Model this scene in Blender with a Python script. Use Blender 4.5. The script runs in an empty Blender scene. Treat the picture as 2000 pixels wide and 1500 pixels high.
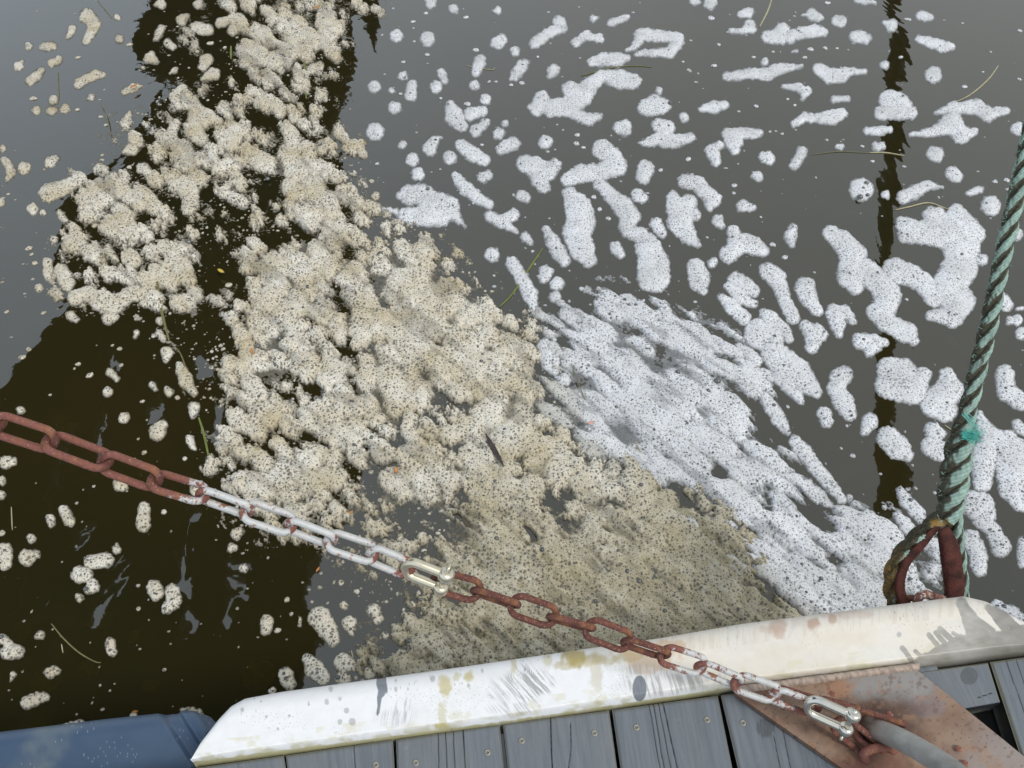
import bpy, math, random
import numpy as np
from mathutils import Vector

random.seed(7)
rng = np.random.RandomState(11)
C = bpy.context.scene.collection
R = math.radians

# ------------------------------------------------------------------ camera, world, sun, exposure
F_PX = 1500.0                      # focal length for a 2000 px wide frame
PITCH = R(48.7)
CAM_Z = 1.55                       # metres above the water
DECK = 0.45
cam = bpy.data.cameras.new('camera')
cam.sensor_width = 36.0
cam.lens = 36.0 * F_PX / 2000.0
cam.clip_start = 0.02
cam.clip_end = 2000
co = bpy.data.objects.new('camera', cam)
C.objects.link(co)
co.location = (0, 0, CAM_Z)
co.rotation_euler = (math.pi / 2 - PITCH, 0, 0)
bpy.context.scene.camera = co

SUN_EL, SUN_AZ = R(55), R(128)      # azimuth measured clockwise from +Y
world = bpy.data.worlds.new('World')
bpy.context.scene.world = world
world.use_nodes = True
wn, wl = world.node_tree.nodes, world.node_tree.links
wn.clear()
sky = wn.new('ShaderNodeTexSky')
sky.sky_type = 'NISHITA'
sky.sun_disc = False
sky.sun_elevation = SUN_EL
sky.sun_rotation = SUN_AZ
sky.dust_density = 3.0
sky.air_density = 1.2
hs = wn.new('ShaderNodeHueSaturation')
hs.inputs['Saturation'].default_value = 0.25
tc = wn.new('ShaderNodeTexCoord')
cn = wn.new('ShaderNodeTexNoise')
cn.inputs['Scale'].default_value = 1.6
cn.inputs['Detail'].default_value = 4
cr = wn.new('ShaderNodeValToRGB')
cr.color_ramp.elements[0].position = 0.25
cr.color_ramp.elements[0].color = (5.6, 6.1, 6.6, 1)
cr.color_ramp.elements[1].position = 0.8
cr.color_ramp.elements[1].color = (8.2, 8.6, 8.9, 1)
mixc = wn.new('ShaderNodeMixRGB')
mixc.inputs['Fac'].default_value = 0.75
bg = wn.new('ShaderNodeBackground')
bg.inputs['Strength'].default_value = 0.13
wo = wn.new('ShaderNodeOutputWorld')
wl.new(sky.outputs[0], hs.inputs['Color'])
wl.new(tc.outputs['Generated'], cn.inputs['Vector'])
wl.new(cn.outputs['Fac'], cr.inputs['Fac'])
wl.new(hs.outputs[0], mixc.inputs[1])
wl.new(cr.outputs[0], mixc.inputs[2])
sepn = wn.new('ShaderNodeSeparateXYZ')
wl.new(tc.outputs['Generated'], sepn.inputs[0])
gr = wn.new('ShaderNodeValToRGB')          # thin bluish cloud in the west, heavier grey-green cloud in the east
gr.color_ramp.interpolation = 'EASE'
gr.color_ramp.elements[0].position = 0.0
gr.color_ramp.elements[0].color = (1.18, 1.27, 1.36, 1)
gr.color_ramp.elements[1].position = 1.0
gr.color_ramp.elements[1].color = (0.93, 0.94, 0.93, 1)
mr = wn.new('ShaderNodeMapRange')
mr.inputs['From Min'].default_value = -0.65
mr.inputs['From Max'].default_value = 0.35
wl.new(sepn.outputs[0], mr.inputs['Value'])
wl.new(mr.outputs[0], gr.inputs['Fac'])
mul = wn.new('ShaderNodeMixRGB')
mul.blend_type = 'MULTIPLY'
mul.inputs['Fac'].default_value = 1.0
wl.new(mixc.outputs[0], mul.inputs[1])
wl.new(gr.outputs[0], mul.inputs[2])
wl.new(mul.outputs[0], bg.inputs['Color'])
wl.new(bg.outputs[0], wo.inputs[0])

sun = bpy.data.lights.new('sun', 'SUN')
sun.energy = 1.9
sun.angle = R(14)
sun.color = (1.0, 0.96, 0.9)
so = bpy.data.objects.new('sun', sun)
C.objects.link(so)
sd = Vector((math.sin(SUN_AZ) * math.cos(SUN_EL), math.cos(SUN_AZ) * math.cos(SUN_EL), math.sin(SUN_EL)))
so.rotation_euler = (-sd).to_track_quat('-Z', 'Y').to_euler()
so.location = sd * 20

vs = bpy.context.scene.view_settings
vs.view_transform = 'Standard'
vs.look = 'None'
vs.gamma = 1.0
vs.exposure = -0.15
vs.use_curve_mapping = False

# ------------------------------------------------------------------ geometry of the view: pixels <-> points on real planes
CP, SP = math.cos(PITCH), math.sin(PITCH)


def ray(px, py):
    u = (np.asarray(px, float) - 1000) / F_PX
    v = (np.asarray(py, float) - 750) / F_PX
    return np.stack([u, CP - v * SP, -SP - v * CP], -1)


def on_plane(px, py, z=0.0):
    d = ray(px, py)
    t = (np.asarray(z, float) - CAM_Z) / d[..., 2]
    return d * t[..., None] + np.array([0, 0, CAM_Z])


def at_depth(px, py, dep):
    d = ray(px, py)
    return d * np.asarray(dep, float)[..., None] + np.array([0, 0, CAM_Z])


def project(X, Y, Z=0.0):
    dz = Z - CAM_Z
    dep = Y * CP - dz * SP
    up = Y * SP + dz * CP
    return 1000 + F_PX * X / dep, 750 - F_PX * up / dep, dep


def mirror_point(px, py, z):
    """point at height z whose mirror image in the water stands at this pixel"""
    p = on_plane(px, py, -z)
    p[..., 2] *= -1
    return p


# ------------------------------------------------------------------ numpy noise
def _hash(ix, iy, k):
    h = (ix.astype(np.int64) * 374761393 + iy.astype(np.int64) * 668265263 + k * 974634777) & 0x7fffffff
    h = (h ^ (h >> 13)) * 1274126177 & 0x7fffffff
    h = h ^ (h >> 16)
    return (h & 0xffff) / 65535.0


def vnoise(x, y, k=0):
    ix, iy = np.floor(x), np.floor(y)
    fx, fy = x - ix, y - iy
    fx = fx * fx * (3 - 2 * fx)
    fy = fy * fy * (3 - 2 * fy)
    a, b = _hash(ix, iy, k), _hash(ix + 1, iy, k)
    c, d = _hash(ix, iy + 1, k), _hash(ix + 1, iy + 1, k)
    return (a + (b - a) * fx) * (1 - fy) + (c + (d - c) * fx) * fy


def fbm(x, y, k=0, o=4):
    s, a, t = 0, 0.5, 0
    for i in range(o):
        s = s + a * vnoise(x * 2 ** i + 17.3 * i, y * 2 ** i - 9.1 * i, k + i)
        t += a
        a *= 0.5
    return s / t


def worley(x, y, k=0):
    ix, iy = np.floor(x), np.floor(y)
    best = np.full(np.shape(x), 9.0)
    for dx in (-1, 0, 1):
        for dy in (-1, 0, 1):
            cx, cy = ix + dx, iy + dy
            px = cx + _hash(cx, cy, k + 1)
            py = cy + _hash(cx, cy, k + 2)
            best = np.minimum(best, (px - x) ** 2 + (py - y) ** 2)
    return np.sqrt(best)


def sstep(a, b, x):
    t = np.clip((x - a) / (b - a), 0, 1)
    return t * t * (3 - 2 * t)


# ------------------------------------------------------------------ objects
def mesh_np(name, V, Q, mat, parent=None, smooth=True, attr=None, uv=None):
    V = np.asarray(V, np.float32)
    Q = np.asarray(Q, np.int32)
    me = bpy.data.meshes.new(name)
    k = Q.shape[1]
    me.vertices.add(len(V))
    me.vertices.foreach_set('co', V.ravel())
    me.loops.add(Q.size)
    me.loops.foreach_set('vertex_index', Q.ravel())
    me.polygons.add(len(Q))
    me.polygons.foreach_set('loop_start', np.arange(0, Q.size, k, dtype=np.int32))
    me.polygons.foreach_set('use_smooth', np.full(len(Q), smooth))
    me.update(calc_edges=True)
    me.validate()
    if attr is not None:
        for an, av in attr.items():
            av = np.asarray(av, np.float32)
            if av.ndim == 1:
                a = me.attributes.new(an, 'FLOAT', 'POINT')
                a.data.foreach_set('value', av)
            else:
                if av.shape[1] == 3:
                    av = np.concatenate([av, np.ones((len(av), 1), np.float32)], 1)
                a = me.attributes.new(an, 'FLOAT_COLOR', 'POINT')
                a.data.foreach_set('color', av.ravel())
    me.materials.append(mat)
    o = bpy.data.objects.new(name, me)
    C.objects.link(o)
    if parent is not None:
        o.parent = parent
    return o


def tag(o, label=None, cat=None, group=None, kind=None):
    if label: o['label'] = label
    if cat: o['category'] = cat
    if group: o['group'] = group
    if kind: o['kind'] = kind
    return o


def empty(name, loc=(0, 0, 0)):
    o = bpy.data.objects.new(name, None)
    o.empty_display_size = 0.05
    C.objects.link(o)
    o.location = loc
    return o


def origin_to(o, p):
    """move a mesh's origin without moving the mesh"""
    p = np.asarray(p, float)
    n = len(o.data.vertices)
    a = np.empty(n * 3, np.float32)
    o.data.vertices.foreach_get('co', a)
    a = (a.reshape(-1, 3) - p).astype(np.float32)
    o.data.vertices.foreach_set('co', a.ravel())
    o.data.update()
    o.location = p


def grid_faces(n, m, wrap=False):
    i, j = np.meshgrid(np.arange(n - 1), np.arange(m if wrap else m - 1), indexing='ij')
    a = i * m + j
    b = i * m + (j + 1) % m
    return np.stack([a.ravel(), b.ravel(), (b + m).ravel(), (a + m).ravel()], 1)


def resample(P, n):
    P = np.asarray(P, float)
    # Catmull-Rom through the points, then even arc length
    Q = np.vstack([2 * P[0] - P[1], P, 2 * P[-1] - P[-2]])
    out = []
    for i in range(1, len(Q) - 2):
        t = np.linspace(0, 1, 24, endpoint=False)[:, None]
        p0, p1, p2, p3 = Q[i - 1], Q[i], Q[i + 1], Q[i + 2]
        out.append(0.5 * ((2 * p1) + (-p0 + p2) * t + (2 * p0 - 5 * p1 + 4 * p2 - p3) * t ** 2 + (-p0 + 3 * p1 - 3 * p2 + p3) * t ** 3))
    out.append(P[-1:])
    D = np.vstack(out)
    s = np.concatenate([[0], np.cumsum(np.linalg.norm(np.diff(D, axis=0), axis=1))])
    u = np.linspace(0, s[-1], n)
    return np.stack([np.interp(u, s, D[:, k]) for k in range(D.shape[1])], 1)


def frames(P, ref=(0, 0, 1), closed=False):
    T = np.gradient(P, axis=0)
    if closed:
        T = np.roll(P, -1, 0) - np.roll(P, 1, 0)
    T /= np.linalg.norm(T, axis=1)[:, None]
    N = np.zeros_like(P)
    r = np.array(ref, float)
    n = r - T[0] * r.dot(T[0])
    n /= np.linalg.norm(n)
    for i in range(len(P)):
        n = n - T[i] * n.dot(T[i])
        n /= np.linalg.norm(n)
        N[i] = n
    B = np.cross(T, N)
    return T, N, B


def sweep(P, rad, segs=12, closed=False, ref=(0, 0, 1), caps=True, squash=1.0):
    """tube round a path; rad: number, per-point array or (n, segs) array"""
    P = np.asarray(P, float)
    n = len(P)
    T, N, B = frames(P, ref, closed)
    th = np.linspace(0, 2 * np.pi, segs, endpoint=False)
    rad = np.asarray(rad, float)
    if rad.ndim == 0: rad = np.full((n, segs), float(rad))
    if rad.ndim == 1: rad = np.repeat(rad[:, None], segs, 1)
    V = P[:, None] + rad[..., None] * (np.cos(th)[None, :, None] * N[:, None] * squash + np.sin(th)[None, :, None] * B[:, None])
    V = V.reshape(-1, 3)
    Q = grid_faces(n, segs, True)
    if closed:
        j = np.arange(segs)
        a = (n - 1) * segs + j
        b = (n - 1) * segs + (j + 1) % segs
        Q = np.vstack([Q, np.stack([a, b, (j + 1) % segs, j], 1)])
    elif caps:
        c0, c1 = len(V), len(V) + 1
        V = np.vstack([V, P[:1], P[-1:]])
        j = np.arange(segs)
        k = (j + 1) % segs
        # two triangles expressed as degenerate-free quads pairing neighbours
        e = j[::2]
        Q = np.vstack([Q, np.stack([np.full(len(e), c0), (e + 2) % segs, (e + 1) % segs, e], 1),
                       np.stack([np.full(len(e), c1), (n - 1) * segs + e, (n - 1) * segs + (e + 1) % segs, (n - 1) * segs + (e + 2) % segs], 1)])
    return V, Q


# ------------------------------------------------------------------ materials
class Mat:
    def __init__(s, name):
        s.m = bpy.data.materials.new(name)
        s.m.use_nodes = True
        s.n, s.l = s.m.node_tree.nodes, s.m.node_tree.links
        s.n.clear()
        s.out = s.n.new('ShaderNodeOutputMaterial')
        s.p = s.n.new('ShaderNodeBsdfPrincipled')
        s.l.new(s.p.outputs[0], s.out.inputs[0])

    def node(s, t, **kw):
        n = s.n.new('ShaderNode' + t)
        for k, v in kw.items():
            if k in n.inputs.keys(): n.inputs[k].default_value = v
            else: setattr(n, k, v)
        return n

    def link(s, a, b): s.l.new(a, b)

    def coords(s, kind='Object'):
        return s.node('TexCoord').outputs[kind]

    def pos(s): return s.node('NewGeometry').outputs['Position']

    def mapping(s, src, scale=(1, 1, 1), rot=(0, 0, 0)):
        m = s.node('Mapping')
        m.inputs['Scale'].default_value = scale
        m.inputs['Rotation'].default_value = rot
        s.link(src, m.inputs['Vector'])
        return m.outputs[0]

    def noise(s, src, scale, detail=4, rough=0.55, dist=0.0):
        n = s.node('TexNoise')
        n.inputs['Scale'].default_value = scale
        n.inputs['Detail'].default_value = detail
        n.inputs['Roughness'].default_value = rough
        n.inputs['Distortion'].default_value = dist
        s.link(src, n.inputs['Vector'])
        return n.outputs['Fac']

    def ramp(s, fac, stops, interp='LINEAR'):
        r = s.node('ValToRGB')
        e = r.color_ramp.elements
        r.color_ramp.interpolation = interp
        while len(e) < len(stops): e.new(0.5)
        for el, (p, c) in zip(e, stops):
            el.position = p
            el.color = (c, c, c, 1) if not hasattr(c, '__len__') else tuple(c) + (1,)
        s.link(fac, r.inputs[0])
        return r.outputs[0]

    def mix(s, fac, a, b, mode='MIX'):
        m = s.node('MixRGB', blend_type=mode)
        for i, v in enumerate((fac, a, b)):
            if hasattr(v, 'is_output'): s.link(v, m.inputs[i])
            elif i == 0: m.inputs[0].default_value = v
            else: m.inputs[i].default_value = tuple(v) + (1,)
        return m.outputs[0]

    def math(s, op, a, b=None, c=None, clamp=False):
        m = s.node('Math', operation=op, use_clamp=clamp)
        for i, v in enumerate((a, b, c)):
            if v is None: continue
            if hasattr(v, 'is_output'): s.link(v, m.inputs[i])
            else: m.inputs[i].default_value = v
        return m.outputs[0]

    def attr(s, name, out='Fac'):
        return s.node('Attribute', attribute_name=name).outputs[out]

    def bump(s, h, strength=0.3, dist=0.002):
        b = s.node('Bump')
        b.inputs['Strength'].default_value = strength
        b.inputs['Distance'].default_value = dist
        s.link(h, b.inputs['Height'])
        s.link(b.outputs[0], s.p.inputs['Normal'])
        return b.outputs[0]

    def set(s, **kw):
        for k, v in kw.items():
            i = s.p.inputs[k.replace('_', ' ')]
            if hasattr(v, 'is_output'): s.link(v, i)
            else: i.default_value = (tuple(v) + (1,)) if hasattr(v, '__len__') and len(v) == 3 else v


# water: peaty, nearly opaque body with a bright surface reflection
def water_material():
    M = Mat('water')
    pos = M.pos()
    n1 = M.noise(pos, 1.1, 3)
    n2 = M.noise(pos, 9, 4, 0.6)
    col = M.mix(M.ramp(n1, [(0.35, 0.0), (0.7, 1.0)]), (0.040, 0.032, 0.010), (0.031, 0.028, 0.010))
    col = M.mix(M.ramp(n2, [(0.62, 0.0), (0.8, 0.6)]), col, (0.062, 0.054, 0.014))
    dif = M.node('BsdfDiffuse')
    M.link(col, dif.inputs['Color'])
    tr = M.node('BsdfTransparent')
    tr.inputs['Color'].default_value = (0.60, 0.50, 0.24, 1)
    body = M.node('MixShader')
    body.inputs[0].default_value = 0.6
    M.link(tr.outputs[0], body.inputs[1])
    M.link(dif.outputs[0], body.inputs[2])
    gl = M.node('BsdfGlossy')
    gl.inputs['Roughness'].default_value = 0.015
    gl.inputs['Color'].default_value = (1, 1, 1, 1)
    b = M.node('Bump')
    h = M.math('ADD', M.noise(M.mapping(pos, (1, 0.6, 1)), 3.2, 3, 0.5, 0.6), M.math('MULTIPLY', M.noise(pos, 16, 2, 0.5, 0.5), 0.05))
    b.inputs['Strength'].default_value = 1.0
    b.inputs['Distance'].default_value = 0.0028
    M.link(h, b.inputs['Height'])
    M.link(b.outputs[0], gl.inputs['Normal'])
    fr = M.node('Fresnel')
    fr.inputs['IOR'].default_value = 1.92
    mx = M.node('MixShader')
    M.link(fr.outputs[0], mx.inputs[0])
    M.link(body.outputs[0], mx.inputs[1])
    M.link(gl.outputs[0], mx.inputs[2])
    M.link(mx.outputs[0], M.out.inputs[0])
    return M.m


def foam_material(name, light, tan, tan_amt, dark, size=1.0, contrast=1.0):
    M = Mat(name)
    pos = M.pos()
    sx = M.node('SeparateXYZ')
    M.link(pos, sx.inputs[0])
    flat = M.node('CombineXYZ')
    M.link(sx.outputs[0], flat.inputs[0])
    M.link(sx.outputs[1], flat.inputs[1])
    p2 = flat.outputs[0]
    wob = M.node('TexNoise', Scale=120.0, Detail=2.0)
    M.link(p2, wob.inputs['Vector'])
    wv = M.node('VectorMath', operation='MULTIPLY_ADD')
    M.link(wob.outputs['Color'], wv.inputs[0])
    wv.inputs[1].default_value = (0.0016,) * 3
    M.link(p2, wv.inputs[2])
    p2w = wv.outputs[0]
    c = M.mix(M.ramp(M.noise(p2, 7, 4, 0.6), [(0.38, 0.0), (0.68, tan_amt)]), light, tan)
    c = M.mix(M.ramp(M.noise(p2, 38, 3, 0.6), [(0.45, 0.0), (0.75, 0.45 * tan_amt)]), c, tan)
    c = M.mix(M.math('MULTIPLY', M.attr('age'), M.ramp(M.noise(p2, 26, 4, 0.65), [(0.25, 0.35), (0.7, 1.0)])), c, (0.34, 0.30, 0.19))
    dots = None
    region = M.ramp(M.noise(p2, 16, 3, 0.6), [(0.3, 0.6), (0.7, 1.0)])
    vary = M.ramp(M.noise(p2, 8, 4, 0.65), [(0.34, 0.72), (0.66, 1.12)])
    for scale, lo, hi, amt in ((62 / size, 0.02, 0.34, 0.85), (112 / size, 0.10, 0.50, 0.90), (225 / size, 0.12, 0.50, 0.66)):
        v = M.node('TexVoronoi', feature='F1')
        v.voronoi_dimensions = '2D'
        v.inputs['Scale'].default_value = scale
        v.inputs['Randomness'].default_value = 0.95
        M.link(p2w, v.inputs['Vector'])
        sc = M.node('SeparateColor')
        M.link(v.outputs['Color'], sc.inputs[0])
        # radius differs cell by cell; most cells stay nearly empty at the large scale
        rad = M.math('MULTIPLY_ADD', M.math('POWER', sc.outputs[0], 2.4 if scale * size < 100 else 1.1), hi - lo, lo)
        rad = M.math('MULTIPLY', rad, region if scale * size > 200 else M.math('MULTIPLY', region, vary))
        d = M.math('DIVIDE', v.outputs['Distance'], rad)
        spot = M.math('SUBTRACT', 1.0, M.math('SMOOTH_MIN', M.math('POWER', d, 3.0), 1.0, 0.2), clamp=True)
        spot = M.math('MULTIPLY', spot, amt * contrast)
        dots = spot if dots is None else M.math('MAXIMUM', dots, spot)
    c = M.mix(dots, c, dark)
    # dark water showing through thin film, plus darkening painted into the raft creases
    thin = M.math('MULTIPLY', M.attr('thin'), M.ramp(M.noise(p2, 150, 3, 0.7), [(0.2, 0.55), (0.75, 1.0)]))
    c = M.mix(thin, c, tuple(v * .62 for v in dark))
    # wet rim at the waterline, with the dark meniscus outline painted into the colour
    rim = M.ramp(M.math('MULTIPLY', sx.outputs[2], 100.0), [(0.02, 1.0), (0.34, 0.0)])
    c = M.mix(M.math('MULTIPLY', rim, 0.72), c, dark)
    M.set(Base_Color=c, Roughness=0.62)
    M.p.inputs['Specular IOR Level'].default_value = 0.35
    M.p.inputs['Subsurface Weight'].default_value = 0.0
    fine = M.noise(p2, 420, 2, 0.6)
    h = M.math('SUBTRACT', M.math('MULTIPLY', fine, 0.5), dots)
    M.bump(h, 0.75, 0.0012)
    return M.m


WATER = water_material()
FOAM_WHITE = foam_material('white_foam', (0.76, 0.77, 0.80), (0.56, 0.56, 0.56), 0.8, (0.15, 0.155, 0.16), 1.0, 0.95)
FOAM_CREAM = foam_material('cream_foam', (0.74, 0.70, 0.62), (0.50, 0.42, 0.27), 0.9, (0.085, 0.078, 0.058), 1.15, 1.0)


def attr_metal(name):
    """rust / bare zinc blended by the 'rust' attribute"""
    M = Mat(name)
    p = M.coords('Object')
    rust = M.attr('rust')
    n = M.noise(p, 260, 4, 0.65)
    n2 = M.noise(p, 60, 3, 0.6)
    rc = M.mix(n, (0.105, 0.032, 0.024), (0.29, 0.115, 0.088))
    rc = M.mix(M.math('MULTIPLY', M.math('SUBTRACT', rust, 1.02), 3.0, clamp=True), rc, M.mix(n, (0.055, 0.016, 0.012), (0.155, 0.055, 0.040)))
    rc = M.mix(M.ramp(n2, [(0.48, 0.0), (0.72, 0.75)]), rc, (0.27, 0.115, 0.045))
    rc = M.mix(M.ramp(M.noise(p, 420, 2), [(0.60, 0.0), (0.75, 0.6)]), rc, (0.48, 0.34, 0.28))
    zc = M.mix(n2, (0.38, 0.40, 0.41), (0.66, 0.66, 0.65))
    zc = M.mix(M.ramp(n, [(0.50, 0.0), (0.75, 0.7)]), zc, (0.50, 0.36, 0.26))
    f = M.ramp(M.math('ADD', rust, M.math('MULTIPLY', M.math('SUBTRACT', M.noise(p, 110, 4, 0.7), 0.5), 1.9)), [(0.40, 0.0), (0.55, 1.0)])
    M.set(Base_Color=M.mix(f, zc, rc), Roughness=M.ramp(f, [(0, 0.5), (1, 0.85)]), Metallic=M.ramp(f, [(0, 0.12), (1, 0.0)]))
    M.bump(M.math('ADD', n, M.math('MULTIPLY', M.noise(p, 900, 2), 0.4)), 0.55, 0.0012)
    return M.m


CHAIN = attr_metal('chain_metal')


def simple(name, c1, c2, scale=40, rough=0.6, metal=0.0, bump=0.3, bd=0.001, stretch=(1, 1, 1), spec=0.5):
    M = Mat(name)
    p = M.mapping(M.coords('Object'), stretch)
    n = M.noise(p, scale, 5, 0.6)
    M.set(Base_Color=M.mix(M.ramp(n, [(0.3, 0.0), (0.7, 1.0)]), c1, c2), Roughness=rough, Metallic=metal)
    M.p.inputs['Specular IOR Level'].default_value = spec
    if bump: M.bump(M.noise(p, scale * 4, 4), bump, bd)
    return M.m


STAINLESS = simple('stainless_steel', (0.62, 0.60, 0.56), (0.80, 0.74, 0.62), 30, 0.22, 1.0, 0.15)
BRASSY = simple('tarnished_steel', (0.66, 0.58, 0.42), (0.80, 0.74, 0.60), 40, 0.3, 0.9, 0.15)
SCREW = simple('screw_steel', (0.16, 0.15, 0.12), (0.42, 0.40, 0.33), 300, 0.5, 0.5, 0.2)
RECESS = simple('screw_recess', (0.02, 0.02, 0.018), (0.04, 0.035, 0.03), 200, 0.8, 0, 0)
THIMBLE = simple('rusted_thimble', (0.022, 0.008, 0.006), (0.105, 0.030, 0.022), 60, 0.75, 0.0, 0.9, 0.002, spec=0.25)
DARKWOOD = simple('dark_timber', (0.012, 0.011, 0.009), (0.022, 0.02, 0.016), 5, 0.8, 0, 0)
BUBBLE = simple('bubble_film', (0.055, 0.06, 0.062), (0.12, 0.12, 0.11), 30, 0.06, 0.0, 0, spec=0.9)


def painted(name, rough=0.5, bump=0.15, bscale=600, stretch=(1, 1, 1), bd=0.0008):
    M = Mat(name)
    c = M.attr('tint', 'Color')
    p = M.mapping(M.coords('Object'), stretch)
    n = M.noise(p, bscale, 4, 0.6)
    n2 = M.noise(p, bscale * 0.12, 4, 0.6)
    c = M.mix(0.14, c, M.ramp(n2, [(0.3, 0.5), (0.7, 1.0)]), 'MULTIPLY')
    M.set(Base_Color=c, Roughness=M.attr('rough'))
    M.bump(n, bump, bd)
    return M.m


PLASTIC = painted('weathered_plastic', bump=0.12)
PLATE_M = painted('rusty_plate_steel', bump=0.35, bscale=500)
ROPE_M = painted('rope_fibre', bump=0.9, bscale=1300, bd=0.0015)


def plank_material():
    M = Mat('weathered_grey_timber')
    uv = M.attr('along', 'Vector')
    p = M.mapping(uv, (1, 0.05, 1))
    g1 = M.noise(p, 130, 6, 0.7, 0.4)
    g2 = M.noise(M.mapping(uv, (1, 0.015, 1)), 420, 4, 0.6)
    big = M.noise(M.mapping(uv, (1, 0.5, 1)), 14, 4, 0.6)
    c = M.mix(M.ramp(g1, [(0.28, 0.0), (0.72, 1.0)]), (0.105, 0.120, 0.138), (0.175, 0.193, 0.215))
    c = M.mix(M.ramp(g2, [(0.25, 0.4), (0.42, 0.0)]), c, (0.07, 0.075, 0.08))
    c = M.mix(M.ramp(big, [(0.5, 0.0), (0.75, 0.35)]), c, (0.22, 0.22, 0.215))
    c = M.mix(M.ramp(M.noise(uv, 55, 5, 0.7), [(0.60, 0.0), (0.75, 0.25)]), c, (0.30, 0.31, 0.31))
    kn = M.attr('knot')
    c = M.mix(kn, c, (0.055, 0.058, 0.06))
    gr = M.attr('crack')
    c = M.mix(gr, c, (0.012, 0.012, 0.012))
    alg = M.attr('algae')
    c = M.mix(M.math('MULTIPLY', alg, M.ramp(M.noise(uv, 90, 5, 0.7), [(0.35, 0.2), (0.65, 1.0)])), c, (0.21, 0.19, 0.10))
    M.set(Base_Color=c, Roughness=0.7)
    M.bump(M.math('ADD', g1, M.math('MULTIPLY', g2, 0.6)), 0.6, 0.0015)
    return M.m


PLANK = plank_material()

# ------------------------------------------------------------------ large structure: bed, water
bedM = Mat('muddy_bed')
pp = bedM.pos()
bc = bedM.mix(bedM.ramp(bedM.noise(pp, 3, 4), [(0.35, 0), (0.7, 1)]), (0.05, 0.04, 0.015), (0.10, 0.08, 0.025))
bedM.set(Base_Color=bc, Roughness=0.95)
bx, by = np.meshgrid(np.linspace(-2.6, 2.6, 160), np.linspace(-1.5, 6.5, 240), indexing='ij')
bz = -0.42 + 0.06 * fbm(bx * 2, by * 2, 3) - 0.03
bed = mesh_np('lake_bed', np.stack([bx, by, bz], -1).reshape(-1, 3), grid_faces(160, 240), bedM.m)
tag(bed, kind='structure')
far = mesh_np('lake_floor', [(-300, -300, -0.8), (300, -300, -0.8), (300, 300, -0.8), (-300, 300, -0.8)], [(0, 1, 2, 3)], bedM.m)
tag(far, kind='structure')
wat = mesh_np('water', [(-300, -300, 0), (300, -300, 0), (300, 300, 0), (-300, 300, 0)], [(0, 1, 2, 3)], WATER)
tag(wat, kind='structure')

# submerged stones (yellow-green blurs)
STONE_M = simple('algae_stone', (0.20, 0.17, 0.03), (0.42, 0.36, 0.07), 20, 0.9, 0, 0.2)
sv, sq = [], []
def icodome(r, nseg=10, nring=4, full=False):
    V = []
    top = math.pi if full else math.pi / 2
    for i in range(nring + 1):
        a = top * i / nring
        for j in range(nseg):
            b = 2 * math.pi * j / nseg
            V.append((math.sin(a) * math.cos(b) * r, math.sin(a) * math.sin(b) * r, math.cos(a) * r))
    return np.array(V), grid_faces(nring + 1, nseg, True)
SV, SQ = icodome(1.0, 12, 5)
base = 0
for i in range(150):
    px, py = rng.uniform(-80, 2080), rng.uniform(-60, 1400)
    p = on_plane(px, py, -0.40)
    s = rng.uniform(0.012, 0.035)
    v = SV * np.array([s * rng.uniform(.8, 1.5), s * rng.uniform(.8, 1.4), s * 0.6])
    v = v + np.array([p[0], p[1], -0.42 + 0.06 * 0.5 - 0.03 + rng.uniform(0, .12)])
    sv.append(v); sq.append(SQ + base); base += len(v)
st = mesh_np('stones', np.vstack(sv), np.vstack(sq), STONE_M)
tag(st, 'scattered algae-covered stones on the bed under the brown water', 'stones', kind='stuff')

# ------------------------------------------------------------------ what the water mirrors: an added dark slab overhead on the left and a leaning pole
SLAB_Z = 5.0  # unseen slab added overhead, outline shaped to give the dark reflection
slab_px = [(300, -260), (285, 0), (252, 60), (262, 120), (345, 170), (300, 200), (235, 318), (150, 345), (112, 420), (100, 520), (140, 592),
         (75, 680), (0, 752), (-160, 900), (-420, 1150), (-500, 1700), (520, 1700), (470, 1500), (520, 1400), (585, 1330), (640, 1240),
         (600, 1170), (612, 1105), (650, 1040), (700, 960), (720, 850), (700, 700), (735, 560), (720, 440), (670, 330), (655, 285),
         (690, 200), (728, 110), (742, 30), (735, -260)]
slits = [([(693, 25), (705, 80), (702, 140), (680, 210), (655, 262)], 8.5), ([(713, 55), (720, 110), (700, 190), (668, 270)], 4.0),  # gaps cut in the slab so pale sky streaks appear in its mirror image
         ([(675, 40), (668, 90)], 2.0),
         ([(200, 795), (196, 830), (188, 850), (192, 880), (185, 905)], 4), ([(143, 830), (125, 890), (112, 930), (116, 945)], 3),
         ([(116, 945), (90, 975), (82, 1004)], 3), ([(170, 1020), (158, 1042), (150, 1058)], 6), ([(380, 1010), (378, 1040), (365, 1062)], 3),
         ([(352, 1092), (356, 1120), (352, 1150)], 13), ([(372, 1055), (378, 1080)], 4), ([(240, 1095), (232, 1130), (238, 1170)], 6),
         ([(205, 1155), (208, 1195), (195, 1230)], 9), ([(180, 1175), (190, 1210), (200, 1240)], 4), ([(352, 1200), (347, 1225)], 9),
         ([(472, 1130), (476, 1160), (455, 1150), (450, 1190), (456, 1215)], 5), ([(50, 1130), (30, 1185), (5, 1215)], 2.2),
         ([(98, 1165), (100, 1180), (92, 1198)], 3), ([(420, 780), (432, 830), (440, 860)], 6), ([(395, 690), (400, 730)], 10),
         ([(300, 780), (306, 815)], 6), ([(462, 1125), (470, 1140)], 4), ([(420, 900), (424, 925)], 9), ([(215, 690), (222, 712)], 5),
         ([(385, 990), (392, 1000)], 10), ([(470, 1090), (480, 1100)], 8)]


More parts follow.
